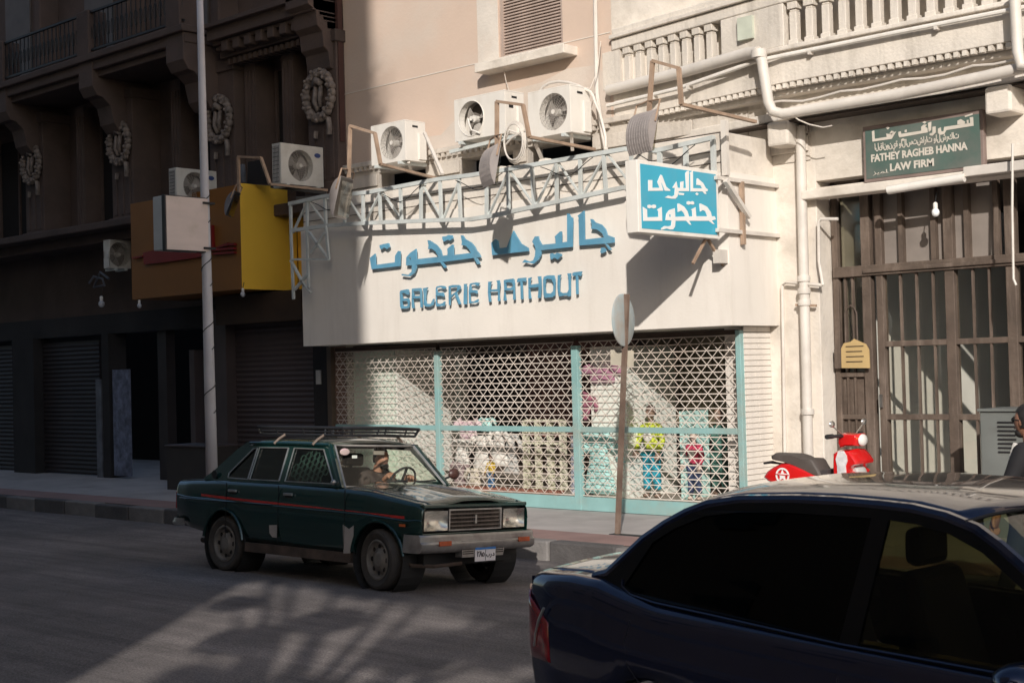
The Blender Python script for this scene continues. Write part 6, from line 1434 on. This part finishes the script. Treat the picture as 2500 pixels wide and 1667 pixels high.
# passer-by at the right edge, walking left along the road
pcl = mat('black jacket', (0.014, 0.013, 0.015), 0.85, var=0.2, scale=8); trs = mat('dark jeans', (0.03, 0.035, 0.05), 0.9, var=0.15, scale=8)
pc = (-4.45,10.35)
px__, py__ = pc[0]+0.03, 10.35
per = thing('person', 'bearded man in dark glasses and a black jacket walking left at the right edge', 'person', (px__, py__, 0))
H = 1.66
skinned('body', [(px__, py__, 0.92, 0.15, 0.13), (px__, py__, 1.18, 0.15, 0.12), (px__, py__, 1.36, 0.16, 0.12), (px__-0.01, py__, 1.43, 0.06),
    (px__, py__-0.18, 1.36, 0.075), (px__-0.10, py__-0.24, 1.10, 0.055), (px__-0.20, py__-0.20, 0.90, 0.04),
    (px__, py__+0.18, 1.36, 0.075), (px__+0.10, py__+0.24, 1.10, 0.055), (px__+0.06, py__+0.22, 0.86, 0.04)],
    [(0, 1), (1, 2), (2, 3), (2, 4), (4, 5), (5, 6), (2, 7), (7, 8), (8, 9)], pcl, per)
skinned('trousers', [(px__, py__, 0.92, 0.145, 0.13), (px__-0.05, py__-0.09, 0.84, 0.10), (px__-0.16, py__-0.09, 0.48, 0.07), (px__-0.26, py__-0.09, 0.11, 0.055), (px__+0.05, py__+0.09, 0.84, 0.10), (px__+0.10, py__+0.09, 0.48, 0.07), (px__+0.28, py__+0.09, 0.13, 0.055)],
    [(0, 1), (1, 2), (2, 3), (0, 4), (4, 5), (5, 6)], trs, per)
for dx, dy in ((-0.30, -0.09), (0.25, 0.09)): MB().ball((px__+dx, py__+dy, 0.05), 0.13, 0.05, 0.05).build('shoe', blackm, per, smooth=True)
MB().tube([(px__-0.01, py__, 1.40), (px__-0.02, py__, 1.50)], 0.055, 10).build('neck', skin, per, smooth=True)
head(per, (px__-0.035, py__, 1.575), 0.108, R(180-12), hairb, beard=True, glasses=True)
hand(per, (px__-0.20, py__-0.20, 0.90), (-0.3, 0, -1), (-1, 0, 0), 0.17, skin, 0.45)
hand(per, (px__+0.06, py__+0.22, 0.86), (-0.1, 0, -1), (-1, 0, 0), 0.17, skin, 0.45)
MB().tube([(px__-0.06, py__-0.16, 1.42), (px__-0.12, py__-0.15, 1.25), (px__+0.02, py__-0.2, 1.0), (px__+0.12, py__-0.24, 0.95)], 0.018, 6).build('bag_strap', white, per)
MB().ball((px__+0.16, py__-0.25, 0.98), 0.16, 0.07, 0.17).build('shoulder_bag', mat('white cloth bag', (0.68, 0.64, 0.66), 0.8), per, smooth=True)
# ================= in the shop window =================
mint = mat('mint display board', (0.55, 0.82, 0.76), 0.6, var=0.08, scale=2)
palew = mat('pale display board', (0.84, 0.86, 0.78), 0.6, var=0.05, scale=2)
def board(label, box, m_, group=None):
    o = P('display_board', m_, None, box); return tag(o, label, 'display board', group)
board('tall pale display partition standing behind the girl mannequin in yellow', (-12.03, -12.0, 15.05, 16.15, 0.30, 2.35), palew)
bf = board('pale front board hung with mauve and mint garments beside the right teal post', (-12.62, -12.031, 15.05, 15.09, 0.30, 2.35), palew)
board('mint display panel behind the mannequin in red', (-11.24, -11.2, 15.2, 15.80, 0.30, 1.46), mint)
board('wide pale green board at the left end of the shop window', (-17.765, -16.62, 15.05, 15.09, 0.30, 2.42), mat('pale green board', (0.74, 0.82, 0.70), 0.6, var=0.06, scale=2))
board('pale partition turned sideways at the left end of the shop window', (-16.61, -16.58, 15.05, 16.6, 0.30, 2.42), palew)
board('dark green curtain panel behind the middle bay of the window', (-13.0, -12.66, 15.6, 15.65, 0.30, 2.0), mat('dull green curtain', (0.16, 0.25, 0.21), 0.8, var=0.4, scale=8))
# hanging garments: a body with sleeves, folded and wrinkled, built as a closed thin shell
def garment(label, c, w, h, m_, kind='shirt', face=0.0, parent=None, rot=0.0):
    n, k = 10, 12; M = Matrix.Translation(c) @ Matrix.Rotation(face, 4, 'Z') @ Matrix.Rotation(rot, 4, 'Y')
    mb = MB(); rows = []
    for i in range(n+1):
        t = i/n
        if kind == 'shirt': hw = 0.40+0.05*t+(0.06 if t < .1 else 0)
        elif kind == 'dress': hw = 0.26+0.02*math.sin(t*3)+(0.40*max(0, t-0.3))
        else: hw = 0.32
        rows.append([tuple(M @ Vector((w*hw*math.cos(2*math.pi*j/k)*(1+0.04*math.sin(j*3+i)), (0.05+0.02*math.sin(i*1.7+j*2.1))*math.sin(2*math.pi*j/k), -h*t))) for j in range(k)])
    mb.grid(rows, True); mb.f.append(tuple(range(k))); mb.f.append(tuple(n*k+j for j in range(k)))
    if kind in ('shirt', 'dress'):
        for s in (-1, 1): mb.tube([tuple(M @ Vector(p)) for p in ((s*w*.36, 0, -0.05*h), (s*w*.62, 0, -0.22*h), (s*w*.70, 0.01, -0.45*h))], [w*.14, w*.12, w*.10], 8)
    if kind == 'trousers':
        mb = MB()
        for s in (-1, 1): mb.tube([tuple(M @ Vector(p)) for p in ((s*w*.18, 0, 0), (s*w*.2, 0.01, -h*.5), (s*w*.22, 0, -h))], [w*.2, w*.17, w*.13], 8)
    o = mb.build('garment', m_, None, smooth='all'); return tag(o, label, 'garment', 'garments hung in the shop window')
def cloth(name, col, **k): return mat(name, col, 0.85, var=0.18, scale=9, bump=0.3, bscale=30, **k)
def at(x, z, y): return (x, y, z)
mauve = cloth('mauve cloth', (0.42, 0.20, 0.28)); plum = cloth('plum striped cloth', (0.34, 0.12, 0.17), dirt=(0.12, 0.05, 0.08), dscale=9, damt=0.8)
mintc = cloth('mint cloth', (0.45, 0.74, 0.70)); pinkc = cloth('pale pink cloth', (0.78, 0.58, 0.62)); whitec = cloth('white lace cloth', (0.80, 0.78, 0.72), dirt=(0.30, 0.25, 0.2), dscale=10, damt=0.7)
garment('mauve shirt pinned high on the pale board beside the right teal post', (-12.391,15.02,2.077), 0.50, 0.22, mauve)
garment('plum striped jumper pinned slanting on the pale board', (-12.637,15.02,1.704), 0.30, 0.34, plum, rot=R(28))
garment('long mint dress hanging low on the pale board', (-12.455,14.99,1.091), 0.55, 0.74, mintc, 'dress')
garment('mint blouse above the long mint dress', (-12.56,15.0,1.196), 0.42, 0.30, mintc)
# clutter of the middle bay: lace dresses, small dresses, boxes
spots = [(1075, 965, 0.42, 0.30, pinkc, 'shirt', 'pale pink top spread over the rack in the middle bay', 15.4), (1060, 1010, 0.30, 0.36, whitec, 'dress', 'cream lace dress nearest the left teal post', 15.2), (1105, 1000, 0.36, 0.55, whitec, 'dress', 'white lace dress beside the pale pink top', 15.3),
         (1145, 990, 0.34, 0.50, whitec, 'dress', 'tall white dress left of the shelf rack', 15.3), (1172, 995, 0.3, 0.60, cloth('grey white cloth', (0.50, 0.50, 0.48)), 'dress', 'grey white gown hanging against the shelf rack', 15.35), (1118, 960, 0.25, 0.2, mintc, 'shirt', 'small mint top above the lace dresses', 15.4),
         (1055, 1060, 0.28, 0.34, cloth('dusky cloth', (0.30, 0.22, 0.22)), 'shirt', 'dusky little jacket low by the left teal post', 15.2), (1090, 1075, 0.30, 0.36, cloth('cream cloth', (0.62, 0.56, 0.44)), 'dress', 'cream frock standing low behind the hood of the green car', 15.15)]
SPOT = {(1075,965):(-15.374,15.4,1.316),(1060,1010):(-15.325,15.2,1.028),(1105,1000):(-15.005,15.3,1.093),(1145,990):(-14.64,15.3,1.162),(1172,995):(-14.448,15.35,1.129),(1118,960):(-14.974,15.4,1.35),(1055,1060):(-15.383,15.2,0.697),(1090,1075):(-15.012,15.15,0.612)}
for x, y, w, h, m_, kd, lb, yy in spots:
    garment(lb, SPOT[(x, y)], w, h, m_, kd)
# white shelf rack with square cells
rkx0, rkx1, rz0, rz1 = -14.218, -13.494, 0.32, 1.322
rack = thing('shelf_rack', 'cream grid shelf rack with open square cells in the middle bay', 'shelf', ((rkx0+rkx1)/2, 15.4, 0.3))
rm = mat('cream lacquer', (0.70, 0.68, 0.52), 0.5, var=0.05)
for i in range(4):
    x = rkx0+(rkx1-rkx0)*i/3; P('upright', rm, rack, (x-0.02, x+0.02, 15.38, 15.50, rz0, rz1))
for i in range(7):
    z = rz0+(rz1-rz0)*i/6
    for j in range(3):
        a, b = rkx0+(rkx1-rkx0)*j/3+0.021, rkx0+(rkx1-rkx0)*(j+1)/3-0.021; P('shelf', rm, rack, (a, b, 15.38, 15.50, z-0.014, z+0.014))
tag(MB().tube([(-13.167,15.3,1.114), (-13.195, 15.3, 0.3)], 0.045, 12).build('chrome_post', mat('bluish chrome tube', (0.5, 0.52, 0.6), 0.3, metal=0.4), None, smooth=True), 'shiny bluish display post right of the shelf rack', 'post')
tag(P('ledge', mat('red brown ledge', (0.30, 0.12, 0.08), 0.7), None, (-15.2, -13.2, 14.95, 15.1, 0.30, 0.36)), 'red brown ledge along the floor of the middle bay', 'ledge')
# child mannequins
def mannequin(label, x, y, z0, H, top_m, bot_m, sk, hair=None, patch_=None, arms=0.12, sleeves=True):
    t = thing('mannequin', label, 'mannequin', (x, y, z0), group='child mannequins in the shop window')
    k = H/1.2
    def v(a, b, c): return (x+a*k, y+b*k, z0+c*k)
    J = [(*v(0, 0, .60), .11*k, .085*k), (*v(0, 0, .78), .115*k, .085*k), (*v(0, 0, .92), .12*k, .085*k), (*v(0, 0, 1.0), .045*k),
         (*v(-.13, 0, .92), .055*k), (*v(-.20, -.02, .74), .042*k), (*v(-.17, -arms, .62), .032*k), (*v(.13, 0, .92), .055*k), (*v(.20, -.02, .74), .042*k), (*v(.19, -arms, .60), .032*k)]
    skinned('top', J, [(0, 1), (1, 2), (2, 3), (2, 4), (4, 5), (5, 6), (2, 7), (7, 8), (8, 9)], top_m, t)
    skinned('trousers', [(*v(0, 0, .60), .105*k, .085*k), (*v(-.07, 0, .54), .075*k), (*v(-.08, 0, .30), .062*k), (*v(-.085, 0, .09), .058*k), (*v(.07, 0, .54), .075*k), (*v(.08, -.02, .30), .062*k), (*v(.10, 0, .09), .058*k)], [(0, 1), (1, 2), (2, 3), (0, 4), (4, 5), (5, 6)], bot_m, t)
    MB().tube([v(0, 0, .98), v(0, 0, 1.06)], 0.035*k, 8).build('neck', sk, t, smooth=True)
    head(t, v(0, -.005, 1.12), 0.083*k, R(-90), hair or sk, sk)
    for s, a in ((-1, -.17), (1, .19)): hand(t, v(a, -arms, .62 if s < 0 else .60), (0, -0.4, -1), (0, -1, 0), 0.11*k, sk, 0.3)
    for s in (-.085, .10): MB().ball(v(s, -.03, .03), .035*k, .07*k, .03*k).build('foot', sk, t, smooth=True)
    if patch_:
        b = MB().ball(v(0, -.085, .80), .075*k, .02*k, .065*k); b.build('chest_print', patch_, t, smooth=True)
    return t
msk = mat('mannequin skin brown', (0.30, 0.20, 0.15), 0.5); mskp = mat('mannequin skin pale', (0.62, 0.50, 0.42), 0.5)
mp1 = (-11.788,15.3,0.309); 
mannequin('girl mannequin in a yellow green top and bright blue trousers', mp1[0], 15.3, 0.30, 1.524-0.30, cloth('yellow green jersey', (0.58, 0.66, 0.06)), cloth('bright turquoise trousers', (0.02, 0.33, 0.45)), msk, mat('mannequin hair', (0.10, 0.06, 0.05), 0.7), mat('white print', (0.7, 0.68, 0.6), 0.7, var=0.4, scale=20))
mp2 = (-11.09,15.3,0.338)
mannequin('small mannequin in a pink red jumper with a white print and dark jeans', mp2[0], 15.3, 0.30, 1.197-0.30, cloth('pink red jumper', (0.66, 0.07, 0.14)), cloth('dark blue jeans', (0.04, 0.06, 0.13)), mskp, None, mat('white print', (0.7, 0.68, 0.6), 0.7, var=0.4, scale=20))
mp3 = (-14.524,15.0,0.349)
mannequin('little mannequin in a yellow top and blue trousers beside the green car', mp3[0], 15.0, 0.30, 0.827-0.30, cloth('warm yellow jersey', (0.66, 0.45, 0.05)), cloth('blue trousers', (0.05, 0.15, 0.30)), msk, mat('mannequin hair', (0.10, 0.06, 0.05), 0.7))
mp4 = (-11.104,15.9,0.405)
mannequin('dim mannequin in dark green clothes at the right end of the window', mp4[0], 15.9, 0.30, 1.15, cloth('dark green cloth', (0.06, 0.16, 0.13)), cloth('dark green cloth', (0.06, 0.16, 0.13)), msk)
# ================= behind the camera: the buildings and street trees that shade the road =================
ob = thing('apartment_building', 'tall plain building across the street behind the camera, its corner shading the left side', 'building', (-20, -12, 0))
obm = mat('ochre render', (0.42, 0.34, 0.26), 0.85, var=0.12, scale=0.6)
P('wall', obm, ob, (-70, -1.62, -16, -4, 0, 23))
P('balcony_slab', obm, ob, (-2.4, -1.35, -5.2, -4.0, 17.0, 17.15)); shade_leaves = MB()  # slab and plant added out of view so the shadow edge bulges
for _ in range(420):
    a, b, c_ = random.gauss(0, .19), random.gauss(0, .2), random.gauss(0, .38); s_ = 0.07
    p = Vector((-1.42+a-0.12*c_, -4.5+b, 17.75+c_)); u_ = Vector((random.gauss(0, 1), random.gauss(0, 1), random.gauss(0, 1))).normalized()*s_; w_ = u_.cross(Vector((0.3, 0.8, 0.5))).normalized()*s_*.6
    shade_leaves.add([p-u_, p+w_, p+u_, p-w_], [(0, 1, 2, 3)])
tag(shade_leaves.build('shadow_plant', mat('shadow plant leaf', (0.05, 0.085, 0.025), 0.6, var=0.3), None, fix=False), 'unseen leafy plant added across the street to bulge the shadow edge', 'plant')
ow = mat('dark shutters', (0.10, 0.12, 0.10), 0.6)
pw = P('window', ow, ob, (-4.0, -2.8, -3.99, -3.95, 1.5, 3.0))
for i in range(13):
    for j in range(6):
        if i == 0 and j == 0: continue
        c = pw.copy(); COL.objects.link(c); c.location = (-i*3.6, 0, j*3.5)
ob2 = thing('apartment_building', 'low shop block across the street behind the camera on the right', 'building', (12, -14, 0))
P('wall', obm, ob2, (6, 60, -20, -8.5, 0, 8.0)); P('cornice', obm, ob2, (2.9, 60, -8.7, -8.4, 7.8, 8.15))
leafm = mat('street tree leaf', (0.05, 0.085, 0.025), 0.6, var=0.3, scale=3)
bark = mat('grey bark', (0.12, 0.09, 0.07), 0.9, var=0.3, scale=4, bump=0.5, bscale=20)
rng = random.Random(11)
def tree(label, x, y, crown, n):
    t = thing('street_tree', label, 'tree', (x, y, 0.14), group='street trees behind the camera')
    MB().tube([(x, y, 0.14), (x+0.05, y, 2.0), (x-0.05, y+0.05, 3.6)], [0.17, 0.14, 0.11], 10).build('trunk', bark, t, smooth=True)
    br = MB(); lf = MB()
    for (cx, cy, cz, r_) in crown:
        br.tube([(x-0.05, y+0.05, 3.4), ((x+cx)/2, (y+cy)/2, (3.6+cz)/2+0.2), (cx, cy, cz)], [0.08, 0.05, 0.02], 6)
        for _ in range(int(2.3*n*r_*r_)):
            u = rng.gauss(0, 1), rng.gauss(0, 1), rng.gauss(0, 1); L_ = math.sqrt(sum(a*a for a in u)); k = r_*rng.random()**0.45/L_
            p = Vector((cx+u[0]*k, cy+u[1]*k, cz+u[2]*k*0.75)); a = Vector((rng.gauss(0, 1), rng.gauss(0, 1), rng.gauss(0, 0.6))).normalized(); b = a.cross(Vector((rng.gauss(0, 1), rng.gauss(0, 1), rng.gauss(0, 1)))).normalized()
            s_ = 0.055+0.035*rng.random()
            lf.v += [tuple(p-a*s_), tuple(p+b*s_*.45), tuple(p+a*s_), tuple(p-b*s_*.45)]; n_ = len(lf.v); lf.f.append((n_-4, n_-3, n_-2, n_-1))
    br.build('branch', bark, t, smooth=True); lf.build('crown', leafm, t, fix=False)
tree('broad leafy street tree directly behind the camera', -0.6, -2.4, [(-3.5, -2.1, 6.9, .75), (-2.8, -2.2, 6.8, .8), (-2.0, -2.2, 6.9, .85), (-1.2, -1.9, 6.7, .9), (-0.4, -2.2, 6.9, .9), (0.4, -1.8, 6.6, .9), (1.2, -2.2, 6.7, .9), (-2.2, -2.0, 4.9, .33), (-2.9, -2.0, 5.5, .25), (-1.5, -2.0, 5.45, .33), (-0.9, -2.3, 4.4, .4), (-0.3, -2.0, 5.2, .42), (0.4, -2.3, 4.5, .5), (-1.9, -2.2, 4.2, .25), (0.7, -2.1, 5.6, .5)], 1700)
tree('dense street tree to the right behind the camera', 3.4, -2.4, [(2.0, -2.1, 6.5, .95), (3.0, -2.0, 6.5, 1.0), (4.0, -2.2, 6.5, 1.0), (5.0, -2.0, 6.4, 1.0), (6.0, -2.1, 6.3, 1.0), (1.9, -2.2, 5.2, .8), (2.9, -2.1, 5.0, 1.0), (4.0, -2.1, 5.0, 1.0), (5.1, -2.1, 4.9, 1.0), (2.2, -2.2, 4.0, .7), (3.3, -2.2, 3.8, .8), (4.5, -2.2, 3.7, .8)], 1500)
